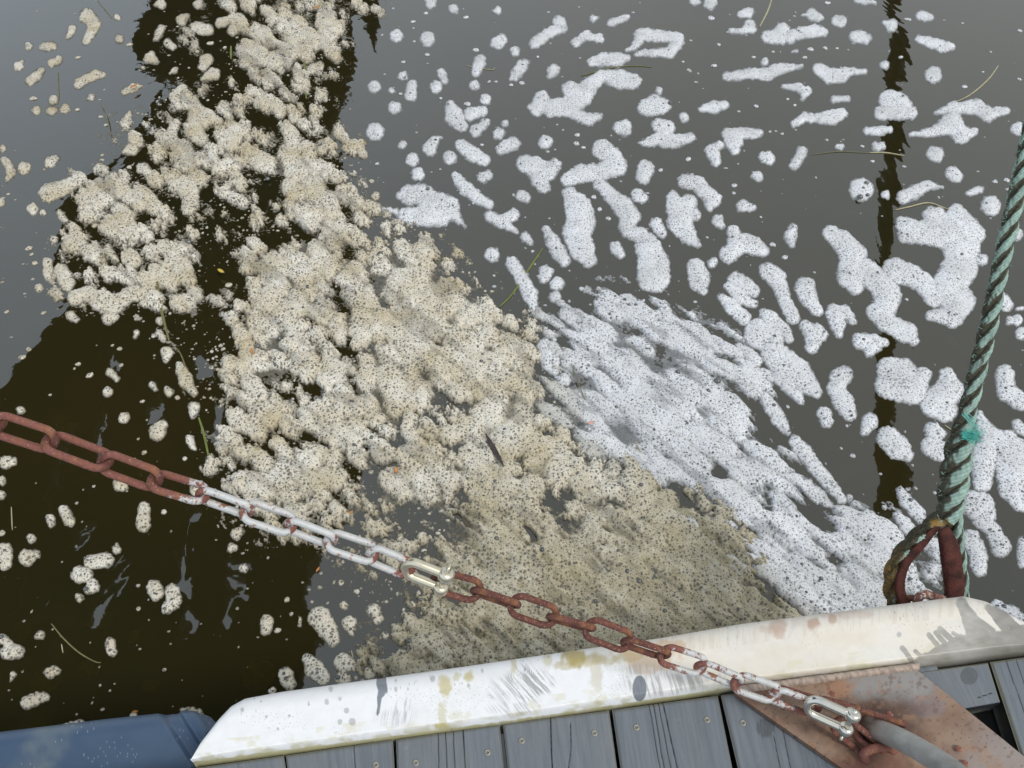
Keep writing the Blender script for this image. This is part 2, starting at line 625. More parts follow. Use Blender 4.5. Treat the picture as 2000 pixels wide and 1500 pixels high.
def poly_sdf(px, py, poly):
    poly = np.asarray(poly, float)
    d = np.full(px.shape, 1e9)
    ins = np.zeros(px.shape, bool)
    for (x0, y0), (x1, y1) in zip(poly, np.roll(poly, -1, 0)):
        ex, ey = x1 - x0, y1 - y0
        wx, wy = px - x0, py - y0
        t = np.clip((wx * ex + wy * ey) / (ex * ex + ey * ey + 1e-9), 0, 1)
        d = np.minimum(d, np.hypot(wx - t * ex, wy - t * ey))
        c = ((y0 > py) != (y1 > py)) & (px < (x1 - x0) * (py - y0) / (y1 - y0 + 1e-12) + x0)
        ins ^= c
    return np.where(ins, d, -d)


def line_dist(px, py, pts):
    d = np.full(px.shape, 1e9)
    for (x0, y0), (x1, y1) in zip(pts[:-1], pts[1:]):
        ex, ey = x1 - x0, y1 - y0
        t = np.clip(((px - x0) * ex + (py - y0) * ey) / (ex * ex + ey * ey + 1e-9), 0, 1)
        d = np.minimum(d, np.hypot(px - x0 - t * ex, py - y0 - t * ey))
    return d


def unseen_slab():
    gx = np.arange(-520, 800, 4.0)
    gy = np.arange(-260, 1700, 4.0)
    X, Y = np.meshgrid(gx, gy, indexing='ij')
    wx = X + 7 * (fbm(X / 30, Y / 30, 5, 2) - .5)
    wy = Y + 10 * (fbm(X / 30, Y / 30, 8) - .5)
    s = poly_sdf(wx, wy, slab_px)
    for pts, w in slits:
        s = np.minimum(s, line_dist(wx, wy, resample(pts, 14).tolist()) - w * (1.35 + .9 * (fbm(X / 14, Y / 22, 19) - .5)))
    P = mirror_point(X, Y, SLAB_Z)
    top = P.copy()
    top[..., 2] += 0.12 + 0.05 * fbm(X / 200, Y / 200, 4)
    keep = s > 0
    n, m = X.shape
    F = grid_faces(n, m)
    ok = keep.ravel()[F].all(1)
    F = F[ok]
    V = np.vstack([P.reshape(-1, 3), top.reshape(-1, 3)])
    F2 = F[:, ::-1] + n * m
    # side walls along open edges
    E = np.vstack([F[:, [0, 1]], F[:, [1, 2]], F[:, [2, 3]], F[:, [3, 0]]])
    key = np.sort(E, 1)
    _, idx, cnt = np.unique(key[:, 0].astype(np.int64) * (n * m) + key[:, 1], return_index=True, return_counts=True)
    B = E[idx[cnt == 1]]
    S = np.stack([B[:, 1], B[:, 0], B[:, 0] + n * m, B[:, 1] + n * m], 1)
    A = np.vstack([F, F2, S])
    used, inv = np.unique(A, return_inverse=True)
    o = mesh_np('unseen_slab', V[used], inv.reshape(A.shape), DARKWOOD, smooth=False)
    origin_to(o, V[used].mean(0))
    tag(o, 'added dark slab high over the water, shaped for its mirrored dark area on the left', 'unseen_slab')


unseen_slab()

pm = mirror_point(np.array([1742, 1752, 1748, 1738, 1732, 1728]), np.array([-60, 60, 200, 420, 700, 1000]), np.array([3.6, 3.5, 3.35, 3.2, 3.05, 2.9]))
pmw = np.array([9, 12, 15, 16, 16, 17]) / F_PX
dep = np.array([np.dot(p + np.array([0, 0, 0]) - np.array([0, 0, -CAM_Z]), np.array([0, CP, SP])) for p in pm])
pole = empty('leaning_pole', pm[-1])
tag(pole, 'long dark pole leaning out over the water, mirrored as a stripe', 'pole')
PP = resample(np.hstack([pm, (pmw * dep)[:, None]]), 60)
V, Q = sweep(PP[:, :3] - pm[-1], PP[:, 3] * (1 + 0.25 * (rng.rand(60) - .5)), 12)
mesh_np('shaft', V, Q, DARKWOOD, pole)
bp = mirror_point(np.array([1742, 1745, 1738]), np.array([905, 950, 1000]), np.array([2.95, 2.93, 2.9]))
bw = np.array([30, 44, 30]) / F_PX * 3.6
BB = resample(np.hstack([bp, bw[:, None]]), 14)
V, Q = sweep(BB[:, :3] - pm[-1], BB[:, 3] * (1 + 0.3 * (rng.rand(14) - .5)), 12)
mesh_np('block', V, Q, DARKWOOD, pole)

# ------------------------------------------------------------------ dock: planks traced on the deck plane
dock = empty('dock', (0.1, 0.3, DECK))
tag(dock, kind='structure')
DO = np.array([0.1, 0.3, DECK])


def plank(corners_px, z=DECK, thick=0.034, name='plank', parent=None, back=None, knots=(), cracks=(), screws=(), algae=0.35):
    """corners in pixels: far left, far right, near right, near left, on the deck plane"""
    P = on_plane(np.array([c[0] for c in corners_px]), np.array([c[1] for c in corners_px]), z)
    fl, fr, nr, nl = P
    if back is not None:                       # run on to a real length behind the picture's edge
        nl = fl + (nl - fl) / np.linalg.norm(nl - fl) * back
        nr = fr + (nr - fr) / np.linalg.norm(nr - fr) * back
    L = np.linalg.norm(nl - fl)
    W = np.linalg.norm(fr - fl)
    n, m = 170, max(60, int(L / 0.004))
    m = min(m, 180)
    tu = np.linspace(0, 1, n)
    tv = np.linspace(0, 1, m) ** 1.35
    U, T = np.meshgrid(tu, tv, indexing='ij')
    top = (fl * (1 - U[..., None]) + fr * U[..., None]) * (1 - T[..., None]) + (nl * (1 - U[..., None]) + nr * U[..., None]) * T[..., None]
    seed = abs(hash(tuple(corners_px[0]))) % 997
    eu = np.minimum(U, 1 - U) * W
    ev = T * L
    e = np.minimum(eu, ev)
    k = int(corners_px[0][0]) % 997
    zz = -0.004 * (1 - sstep(0, 0.004, e)) ** 2 + 0.0009 * (fbm(U * W * 90, T * L * 6, k) - .5) - 0.001 * (U - .5) ** 2
    along = np.stack([U * W + k * 0.37, T * L + k * 0.11, np.zeros_like(U)], -1)
    px, py, _ = project(top[..., 0], top[..., 1], z)
    kn = np.zeros_like(U)
    for kx, ky, kr in knots:
        d = np.hypot(px - kx, (py - ky) * 1.0) / kr
        kn = np.maximum(kn, (0.35 + 0.4 * np.cos(d * 14) ** 2) * (1 - sstep(0.85, 1.1, d)))
        kn = np.maximum(kn, 0.8 * np.exp(-((d - 1) / 0.06) ** 2))
    cr_ = np.zeros_like(U)
    for pts, w in cracks:
        d = line_dist(px + 1.2 * (fbm(px / 30, py / 30, 3) - .5), py, pts)
        cr_ = np.maximum(cr_, 1 - sstep(w * .4, w, d))
    zz = zz - 0.0022 * cr_
    al = np.clip(1 - e / 0.006, 0, 1) * algae + 0.5 * np.clip(1 - ev / 0.004, 0, 1)
    top[..., 2] += zz
    N = n * m
    bot = top.copy()
    bot[..., 2] = z - thick
    V = np.vstack([top.reshape(-1, 3), bot.reshape(-1, 3)])
    F = grid_faces(n, m)
    F2 = np.array([[N, N + (n - 1) * m, N + n * m - 1, N + m - 1]])
    ring = np.concatenate([np.arange(m), (np.arange(1, n) * m + m - 1), ((n - 1) * m + np.arange(m - 2, -1, -1)), (np.arange(n - 2, 0, -1) * m)])
    r2 = np.roll(ring, -1)
    S = np.stack([r2, ring, ring + N, r2 + N], 1)
    two = lambda a: np.concatenate([a.ravel(), np.zeros(N)])
    al2 = np.concatenate([np.clip(al, 0, 1).ravel(), np.full(N, .6)])
    o = mesh_np(name, V - DO, np.vstack([F[:, ::-1], S, F2]), PLANK, parent or dock,
                attr={'knot': two(kn), 'crack': two(cr_), 'algae': al2})
    a = o.data.attributes.new('along', 'FLOAT_VECTOR', 'POINT')
    av = np.concatenate([along.reshape(-1, 3), along.reshape(-1, 3)]).astype(np.float32)
    av[N:, 2] = 0.03
    a.data.foreach_set('vector', av.ravel())
    for sxp, syp in screws:
        p = on_plane(sxp, syp, z + 0.0002)
        r = 0.0042
        th = np.linspace(0, 2 * np.pi, 16, endpoint=False)
        rings = []
        for rr, zz_ in ((r * 1.05, -0.001), (r, 0.0006), (r * .8, 0.001), (r * .45, 0.0008), (r * .35, -0.002), (0.0001, -0.002)):
            w_ = rr * (1 + (0.25 * np.cos(4 * th) if rr < r * .6 else 0))
            rings.append(np.stack([w_ * np.cos(th + .4), w_ * np.sin(th + .4), np.full(16, zz_)], 1))
        s = mesh_np('screw', np.vstack(rings), grid_faces(6, 16, True), SCREW, o)
        s.location = p - DO
    return o


B = 1.6
plank([(200, 1524), (553, 1474), (557, 1500), (230, 1560)], back=B)
plank([(557, 1474), (767, 1443), (770, 1500), (560, 1500)], back=B, screws=[(734, 1494)], cracks=[([(690, 1440), (700, 1620)], 1.1)])
plank([(773, 1443), (976, 1413), (984, 1500), (775, 1500)], back=B, screws=[(812, 1490), (952, 1470)],
      cracks=[([(855, 1420), (862, 1700)], 0.9), ([(870, 1420), (880, 1700)], 0.9), ([(885, 1420), (897, 1700)], 0.9), ([(904, 1420), (912, 1560)], 1.2)])
plank([(982, 1412), (1190, 1386), (1206, 1500), (992, 1500)], back=B, screws=[(1019, 1447), (1161, 1432)],
      cracks=[([(1075, 1395), (1079, 1520)], 1.5), ([(1114, 1415), (1115, 1460), (1106, 1540)], 1.1)])
plank([(1196, 1385), (1403, 1357), (1432, 1500), (1213, 1500)], back=B, screws=[(1243, 1421), (1381, 1406)],
      cracks=[([(1267, 1370), (1296, 1540)], 0.9), ([(1275, 1370), (1304, 1540)], 0.9), ([(1285, 1370), (1318, 1540)], 0.9), ([(1294, 1370), (1336, 1560)], 1.3)])
plank([(1409, 1356), (1620, 1325), (1678, 1500), (1443, 1500)], back=B, screws=[(1451, 1412)], knots=[(1495, 1421, 17)],
      cracks=[([(1526, 1410), (1550, 1530)], 0.9), ([(1512, 1440), (1530, 1530)], 0.9)])
plank([(1626, 1324), (1830, 1295), (1925, 1500), (1684, 1500)], back=B, z=DECK - 0.002)
# short board and edge board in the right corner
plank([(1770, 1314), (1932, 1292), (1956, 1371), (1830, 1394)], z=DECK, knots=[(1893, 1320, 16)], name='end_board', algae=0.9,
      cracks=[([(1910, 1362), (1940, 1352)], 0.9)])
plank([(1936, 1291), (2150, 1262), (2260, 1540), (2004, 1500)], z=DECK + 0.004, name='edge_board', algae=1.0, back=1.0,
      cracks=[([(1965, 1290), (2010, 1420)], 0.8), ([(1985, 1290), (2030, 1420)], 0.8)])
plank([(2154, 1262), (2400, 1230), (2550, 1500), (2266, 1540)], z=DECK, back=B)
for k_ in range(3):
    a_ = 2404 + k_ * 250
    plank([(a_, 1230 - 30 * k_), (a_ + 240, 1200 - 30 * k_), (a_ + 420, 1500), (a_ + 150, 1500)], z=DECK, back=B)
plank([(-60, 1564), (196, 1526), (226, 1560), (-30, 1600)], back=B)
plank([(-340, 1604), (-66, 1566), (-36, 1600), (-310, 1640)], back=B)
# beam under the deck edge
bp0, bp1 = on_plane(-500, 1640, DECK - 0.04), on_plane(2900, 1150, DECK - 0.04)
dirv = (bp1 - bp0) / np.linalg.norm(bp1 - bp0)
nrm = np.array([dirv[1], -dirv[0], 0])
bb = [bp0 + nrm * .05, bp1 + nrm * .05, bp1 + nrm * .12, bp0 + nrm * .12]
bV = np.array([list(b) for b in bb] + [[b[0], b[1], b[2] - 0.2] for b in bb])
mesh_np('beam', bV - DO, [(0, 1, 2, 3), (7, 6, 5, 4), (0, 4, 5, 1), (1, 5, 6, 2), (2, 6, 7, 3), (3, 7, 4, 0)], DARKWOOD, dock, smooth=False)


# ------------------------------------------------------------------ fenders
def bumper(name, inner, outer, z_in, z_top, drop, rr, tint_fn, n=900, m=70, zmod=None, extra_in=0.0):
    """inner/outer: lists of (s, px, py); lofted profile with a rounded outer shoulder"""
    s = np.linspace(0, 1, n)
    ii, oo = np.array(inner, float), np.array(outer, float)
    Pi = on_plane(np.interp(s, ii[:, 0], ii[:, 1]), np.interp(s, ii[:, 0], ii[:, 2]), z_in)
    ox, oy = np.interp(s, oo[:, 0], oo[:, 1]), np.interp(s, oo[:, 0], oo[:, 2])
    for _ in range(6):      # soften the corners of the outline
        ox[1:-1] = (ox[:-2] + ox[1:-1] * 2 + ox[2:]) / 4
        oy[1:-1] = (oy[:-2] + oy[1:-1] * 2 + oy[2:]) / 4
    Po = on_plane(ox, oy, z_top - rr * 0.35)
    D = Po - Pi
    D[:, 2] = 0
    W = np.linalg.norm(D, axis=1)
    t_top = np.linspace(0, 1, m - 22) ** 1.15
    th = np.linspace(0, np.pi / 2, 16)[1:]
    down = np.linspace(0, 1, 8)[1:]
    V = []
    nd = D / np.maximum(W, 1e-6)[:, None]
    r_ = np.minimum(rr, W * 0.45)
    for t in t_top:
        p = Pi + nd * ((W - r_ * 0.75) * t)[:, None]
        zz = z_in + (z_top - z_in) * min(1.0, t * 9) * (2 - min(1.0, t * 9))
        p[:, 2] = zz
        V.append(p)
    last = V[-1].copy()
    for a in th:
        p = last + nd * (r_ * math.sin(a))[:, None]
        p[:, 2] = last[:, 2] - r_ * (1 - math.cos(a))
        V.append(p)
    l2 = V[-1].copy()
    for d in down:
        p = l2 - nd * (0.02 * d)
        p[:, 2] = l2[:, 2] - drop * d
        V.append(p)
    # inner wall
    q = Pi.copy(); q[:, 2] = z_in - 0.05
    V.insert(0, q)
    V = np.stack(V, 1)
    if zmod is not None:
        px, py, _ = project(V[..., 0], V[..., 1], V[..., 2])
        V[..., 2] += zmod(px, py, V)
    px, py, _ = project(V[..., 0], V[..., 1], V[..., 2])
    tint, rough = tint_fn(px, py, V)
    N, Mm = V.shape[:2]
    o = mesh_np(name, V.reshape(-1, 3), grid_faces(N, Mm)[:, ::-1], PLASTIC, attr={'tint': tint.reshape(-1, 3), 'rough': rough.ravel()})
    origin_to(o, V.reshape(-1, 3).mean(0))
    return o


def mixc_(c, f, col):
    f = np.clip(f, 0, 1)[..., None]
    return c * (1 - f) + np.array(col) * f


def white_tint(px, py, V):
    c = np.ones(px.shape + (3,)) * np.array([0.83, 0.83, 0.84])
    rough = np.full(px.shape, 0.42)
    # cream half to the right
    edge_y = np.interp(px, [380, 980, 1430, 1560, 2000], [1490, 1412, 1345, 1330, 1272])
    top_y = np.interp(px, [480, 1300, 1880], [1369, 1248, 1168])
    t = np.clip((edge_y - py) / np.maximum(edge_y - top_y, 1), -.3, 1.3)       # 0 inner .. 1 outer
    cream = sstep(1180, 1330, px + 60 * (fbm(px / 40, py / 40, 2) - .5) + 260 * (t - .55))
    cream *= 0.75 + 0.5 * (fbm(px / 60, py / 25, 9) - .5)
    c = mixc_(c, cream, (0.74, 0.66, 0.54))
    # gentle overall mottling
    c = mixc_(c, 0.35 * sstep(.5, .8, fbm(px / 90, py / 40, 21)), (0.70, 0.69, 0.66))
    c = mixc_(c, 0.5 * sstep(.55, .8, fbm(px / 26, py / 20, 22)) * (t < .35), (0.66, 0.62, 0.42))
    # yellow algae stains
    def blob(x, y, rx, ry, k, w=1.0, nz=1.2):
        d = np.hypot((px - x) / rx, (py - y) / ry) + nz * (fbm(px / 14, py / 14, k) - .5)
        return w * (1 - sstep(0.55, 1.1, d))
    for a in ((1125, 1285, 30, 18, 1, .85), (1160, 1290, 50, 14, 5, .6), (1165, 1320, 14, 45, 6, .35), (1235, 1278, 40, 16, 7, .55), (1105, 1300, 34, 10, 15, .5)):
        c = mixc_(c, blob(*a), (0.42, 0.33, 0.10))
    for a in ((1270, 1290, 60, 26, 2, .6), (1310, 1262, 40, 14, 3, .7), (1225, 1255, 50, 12, 33, .4)):
        c = mixc_(c, blob(*a), (0.62, 0.42, 0.24))
    for a in ((868, 1340, 16, 26, 8, .7), (865, 1400, 10, 30, 9, .45), (860, 1418, 18, 9, 10, .8), (915, 1318, 12, 12, 11, .75), (892, 1322, 8, 10, 12, .5), (1003, 1300, 8, 22, 13, .5), (1070, 1290, 10, 22, 14, .45)):
        c = mixc_(c, blob(*a), (0.52, 0.44, 0.16))
    # green line along the inner edge
    c = mixc_(c, (.9 - .75 * sstep(1380, 1480, px)) * (1 - sstep(0.004, 0.035, t + 0.04 * (fbm(px / 12, py / 12, 41) - .5))), (0.40, 0.37, 0.18))
    c = mixc_(c, 0.6 * (1 - sstep(0.03, 0.20, t + 0.2 * (fbm(px / 20, py / 12, 42) - .5))) * sstep(.45, .6, fbm(px / 34, py / 14, 43)), (0.50, 0.46, 0.26))
    # scuffed patches: fine diagonal strokes
    def strokes(x, y, rx, ry, ang, k, w):
        ca, sa = math.cos(ang), math.sin(ang)
        u, v = (px * ca + py * sa), (-px * sa + py * ca)
        st = fbm(u / 40, v / 2.2, k, 2)
        d = np.hypot((px - x) / rx, (py - y) / ry) + .8 * (fbm(px / 20, py / 20, k + 1) - .5)
        return w * sstep(.46, .62, st) * (1 - sstep(.5, 1.1, d))
    c = mixc_(c, strokes(1030, 1335, 56, 46, 0.85, 50, .85), (0.34, 0.33, 0.33))
    c = mixc_(c, strokes(985, 1350, 40, 30, 0.8, 51, .5), (0.45, 0.44, 0.44))
    c = mixc_(c, strokes(1010, 1385, 70, 16, 0.9, 52, .4), (0.25, 0.24, 0.24))
    c = mixc_(c, strokes(790, 1390, 26, 34, 1.75, 53, .7), (0.40, 0.39, 0.42))
    c = mixc_(c, strokes(765, 1405, 36, 22, 1.75, 54, .45), (0.45, 0.44, 0.46))
    c = mixc_(c, strokes(1290, 1335, 90, 26, 1.3, 55, .7), (0.36, 0.34, 0.34))
    c = mixc_(c, strokes(1255, 1308, 50, 14, 1.45, 56, .6), (0.40, 0.37, 0.36))
    c = mixc_(c, strokes(1360, 1325, 50, 16, 1.2, 57, .6), (0.42, 0.38, 0.37))
    # rusty blushes on the right shoulder
    for a in ((1520, 1225, 20, 22, 60, .5), (1590, 1216, 16, 12, 61, .75), (1628, 1210, 10, 10, 62, .65), (1500, 1230, 26, 10, 63, .35), (1660, 1200, 60, 10, 64, .3)):
        c = mixc_(c, blob(*a), (0.46, 0.27, 0.18))
    c = mixc_(c, .25 * sstep(.5, .7, fbm(px / 6, py / 60, 65)) * (t > .72) * (px > 1250), (0.52, 0.42, 0.34))
    # dark specks
    w = worley(px / 9, py / 9, 70)
    c = mixc_(c, (w < .085) * sstep(.58, .66, fbm(px / 80, py / 50, 71)) * .7, (0.22, 0.2, 0.19))
    # grey round droplets
    for x, y, r in ((603, 1375, 3.4), (638, 1371, 5.5), (664, 1365, 4.5), (677, 1388, 6), (688, 1410, 7.5), (664, 1410, 5.5), (773, 1346, 4.5), (773, 1329, 3.2),
                    (845, 1325, 6), (646, 1346, 5), (473, 1386, 4.5), (942, 1309, 4), (915, 1339, 4), (543, 1424, 3), (1756, 1239, 5.5), (520, 1400, 3), (565, 1398, 3.4)):
        d = np.hypot(px - x, (py - y) * .85) / r
        f = .7 * (1 - sstep(.7, 1.0, d + .3 * (fbm(px / 5, py / 5, 72) - .5)))
        c = mixc_(c, f, (0.42, 0.41, 0.41)); rough = np.where(f > .2, .15, rough)
    # wet runs: slate grey
    wet = np.zeros_like(px)
    run = [(745, 1322, 9), (745, 1335, 10.5), (748, 1348, 9.5), (741, 1362, 5), (740, 1380, 3), (738, 1392, 3.2), (737, 1396, 2)]
    for (x0, y0, r0), (x1, y1, r1) in zip(run[:-1], run[1:]):
        tt = np.clip(((px - x0) * (x1 - x0) + (py - y0) * (y1 - y0)) / ((x1 - x0) ** 2 + (y1 - y0) ** 2), 0, 1)
        d = np.hypot(px - x0 - tt * (x1 - x0), py - y0 - tt * (y1 - y0)) - (r0 + (r1 - r0) * tt)
        wet = np.maximum(wet, 1 - sstep(-1, .6, d))
    d = np.hypot((px - 1249) / 14, (py - 1345) / 26) ** 2.6
    wet = np.maximum(wet, 1 - sstep(.85, 1.05, d + .25 * (fbm(px / 6, py / 6, 73) - .5)))
    c = mixc_(c, .88 * wet, (0.145, 0.165, 0.195))
    rough = np.where(wet > .4, .1, rough)
    # the sheet of wet grime at the right end with long fingers
    lim = np.interp(px, [1740, 1765, 1800, 1830, 1875, 1890, 1925, 1960, 2010, 2100], [1330, 1300, 1279, 1262, 1240, 1238, 1236, 1230, 1216, 1200])
    f = sstep(-2, 2, py - lim - 8 * (fbm(px / 7, py / 7, 74) - .5))
    f *= sstep(1738, 1762, px)
    fing = np.zeros_like(px)
    for x0, y0, x1, y1, r in ((1762, 1265, 1782, 1292, 5), (1788, 1272, 1798, 1282, 4), (1814, 1240, 1840, 1270, 5), (1828, 1236, 1850, 1262, 5), (1836, 1228, 1868, 1258, 6), (1862, 1237, 1886, 1250, 4),
                              (1878, 1178, 1900, 1240, 11), (1880, 1182, 1925, 1240, 10), (1930, 1186, 1970, 1240, 7), (1945, 1190, 2000, 1240, 9), (1897, 1200, 1940, 1232, 5)):
        tt = np.clip(((px - x0) * (x1 - x0) + (py - y0) * (y1 - y0)) / ((x1 - x0) ** 2 + (y1 - y0) ** 2), 0, 1)
        d = np.hypot(px - x0 - tt * (x1 - x0), py - y0 - tt * (y1 - y0)) - r * (1 + .5 * (fbm(px / 9, py / 9, 75) - .5))
        fing = np.maximum(fing, 1 - sstep(-.8, .8, d))
    f = np.maximum(f, fing)
    gcol = np.array([0.36, 0.34, 0.31]) + (fbm(px / 24, py / 12, 76) - .5)[..., None] * .3
    gcol = gcol * (1 - .35 * sstep(1850, 1980, px))[..., None]
    c = c * (1 - .86 * f[..., None]) + gcol * .86 * f[..., None]
    rough = np.where(f > .5, .3, rough)
    # outer wall below the shoulder is green-brown at the waterline
    low = sstep(0.30, 0.12, V[..., 2]) if False else (1 - sstep(0.12, 0.32, V[..., 2]))
    c = mixc_(c, .8 * low, (0.25, 0.24, 0.14))
    return np.clip(c, 0.01, .85), rough


inner = [(0, 380, 1492), (.35, 980, 1411), (.615, 1432, 1344), (.69, 1560, 1328), (.95, 2010, 1271), (1, 2096, 1260)]
outer = [(0, 381, 1489), (.012, 397, 1457), (.03, 430, 1410), (.045, 452, 1385), (.062, 478, 1370), (.10, 548, 1357), (.30, 900, 1308), (.52, 1290, 1250),
         (.62, 1450, 1222), (.75, 1680, 1192), (.87, 1850, 1172), (.90, 1888, 1168), (.925, 1925, 1178), (.955, 1985, 1216), (.98, 2040, 1246), (1, 2095, 1259)]
fend = bumper('dock_fender', inner, outer, DECK + 0.003, DECK + 0.022, 0.16, 0.045, white_tint, n=1500, m=150)
tag(fend, 'long white plastic fender with stains and scuffs along the dock edge', 'fender')


def blue_tint(px, py, V):
    c = np.ones(px.shape + (3,)) * np.array([0.056, 0.095, 0.162])
    c = mixc_(c, .35 * sstep(.45, .75, fbm(px / 80, py / 60, 5)), (0.08, 0.12, 0.18))
    c = mixc_(c, .55 * (1 - sstep(20, 60, np.abs(px - 95 + (py - 1450) * .5 + 30 * (fbm(px / 30, py / 30, 7) - .5)))) * fbm(px / 20, py / 20, 6), (0.22, 0.25, 0.24))
    w = worley(px / 11, py / 11, 9)
    c = mixc_(c, .7 * (w < .07) * (fbm(px / 60, py / 30, 8) > .55), (0.45, 0.47, 0.48))
    return np.clip(c, 0.01, .8), np.full(px.shape, .38)


def blue_z(px, py, V):
    d1 = (px - 335) - (py - 1420) * 0.62       # two diagonal pressed grooves near the end
    d2 = (px - 385) - (py - 1410) * 0.70
    top = sstep(0.30, 0.34, V[..., 2])
    return top * (-0.010 * sstep(-12, 4, d1) * (1 - sstep(26, 40, d1)) - 0.008 * sstep(6, 20, d2))


bf = bumper('pontoon_float', [(0, -400, 1660), (.9, 330, 1600), (1, 366, 1520)],
            [(0, -400, 1487), (.5, 0, 1432), (.7, 200, 1408), (.86, 340, 1393), (.90, 372, 1391), (.93, 398, 1399), (.96, 414, 1418), (.985, 400, 1455), (1, 380, 1500)],
            0.36, 0.372, 0.30, 0.03, blue_tint, n=700, m=90, zmod=blue_z)
tag(bf, 'dark blue plastic float with a rounded end beside the white fender', 'float')


# ------------------------------------------------------------------ rusty steel plate with pipe
def bilin(A, Bc, Cc, D, n, m):
    U, T = np.meshgrid(np.linspace(0, 1, n), np.linspace(0, 1, m), indexing='ij')
    U, T = U[..., None], T[..., None]
    return (A * (1 - U) + Bc * U) * (1 - T) + (D * (1 - U) + Cc * U) * T


PZ = DECK + 0.012
bracket = empty('mooring_bracket', on_plane(1720, 1440, PZ))
tag(bracket, 'rusty steel mooring plate with a bent grey pipe on the dock corner', 'bracket')
BO = on_plane(1720, 1440, PZ)
A_, B_, C_, D_ = (on_plane(x, y, PZ) for x, y in ((1434, 1354), (1790, 1303), (2110, 1562), (1770, 1588)))
n_, m_ = 240, 260
G = bilin(A_, B_, C_, D_, n_, m_)
px, py, _ = project(G[..., 0], G[..., 1], PZ)
# clip rounded corner near B
cornr = np.hypot(np.maximum(0, px - 1772), np.maximum(0, 1318 - py))
G[..., 2] += 0.0006 * (fbm(px / 12, py / 12, 3) - .5) - 0.004 * sstep(14, 20, cornr)
tint = np.ones(px.shape + (3,)) * np.array([0.20, 0.115, 0.075])
tint = mixc_(tint, .9 * sstep(.35, .65, fbm(px / 60, py / 45, 4)), (0.27, 0.18, 0.125))
tint = mixc_(tint, .75 * sstep(1850, 1990, px + .6 * (py - 1400) + 60 * (fbm(px / 50, py / 50, 31) - .5)), (0.28, 0.245, 0.23))
gz = (1 - sstep(.7, 1.15, np.hypot((px - 1740) / 110, (py - 1335) / 42) + .5 * (fbm(px / 30, py / 30, 5) - .5)))
tint = mixc_(tint, .85 * gz, (0.26, 0.255, 0.25))
gz = (1 - sstep(.7, 1.1, np.hypot((px - 1810) / 44, (py - 1378) / 24) + .5 * (fbm(px / 20, py / 20, 6) - .5)))
tint = mixc_(tint, .6 * gz, (0.20, 0.165, 0.175))
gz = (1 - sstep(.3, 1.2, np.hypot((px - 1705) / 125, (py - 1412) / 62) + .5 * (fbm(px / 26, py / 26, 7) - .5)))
tint = mixc_(tint, .97 * gz, (0.050, 0.022, 0.015))  # dark brown rust round the pipe foot, contact shade painted in
gz = (1 - sstep(.5, 1.1, np.hypot((px - 1690) / 110, (py - 1500) / 34) + .4 * (fbm(px / 26, py / 26, 8) - .5)))
tint = mixc_(tint, .8 * gz, (0.17, 0.075, 0.05))
gz = (1 - sstep(.5, 1.1, np.hypot((px - 1640) / 34, (py - 1345) / 22) + .4 * (fbm(px / 26, py / 26, 9) - .5)))
tint = mixc_(tint, .5 * gz, (0.36, 0.17, 0.08))
tint = mixc_(tint, .5 * sstep(.62, .75, fbm(px / 9, py / 9, 10)), (0.12, 0.06, 0.04))
tint = mixc_(tint, .4 * sstep(.60, .74, fbm(px / 20, py / 20, 12)), (0.32, 0.17, 0.09))
wo_ = worley(px / 16, py / 16, 13)
tint = mixc_(tint, .8 * (wo_ < .07) * (fbm(px / 60, py / 60, 77) > .52), (0.04, 0.025, 0.02))
Vt = G.reshape(-1, 3)
low_ = Vt.copy(); low_[:, 2] = PZ - 0.008
N_ = len(Vt)
ring = np.concatenate([np.arange(m_), (np.arange(1, n_) * m_ + m_ - 1), ((n_ - 1) * m_ + np.arange(m_ - 2, -1, -1)), (np.arange(n_ - 2, 0, -1) * m_)])
r2 = np.roll(ring, -1)
S_ = np.stack([r2, ring, ring + N_, r2 + N_], 1)
Fq = np.vstack([grid_faces(n_, m_)[:, ::-1], S_])
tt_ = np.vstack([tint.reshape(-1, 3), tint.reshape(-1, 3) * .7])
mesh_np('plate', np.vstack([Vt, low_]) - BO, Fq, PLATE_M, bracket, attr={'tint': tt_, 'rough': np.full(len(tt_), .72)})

# turned-up lip of the plate along the fender
lipx = np.linspace(1440, 1792, 90)
lipy = np.interp(lipx, [1440, 1560, 1792], [1347, 1331, 1301])
L0 = on_plane(lipx, lipy, PZ)
off = np.array([[0, .003, .0], [0, .003, .006], [0, .0005, .0075], [0, -.004, .006], [0, -.0055, .001], [0, -.006, -.004]])
LV = L0[:, None] + off[None] * (1 + .15 * (rng.rand(90, 1, 1) - .5))
lt = np.ones((90, 6, 3)) * np.array([.40, .31, .25]) * (0.25 + 1.3 * fbm(np.repeat(lipx[:, None], 6, 1) / 3.2, np.arange(6)[None] * 2.7, 4))[..., None]
mesh_np('lip', LV.reshape(-1, 3) - BO, grid_faces(90, 6), PLATE_M, bracket, attr={'tint': lt.reshape(-1, 3), 'rough': np.full(540, .7)})

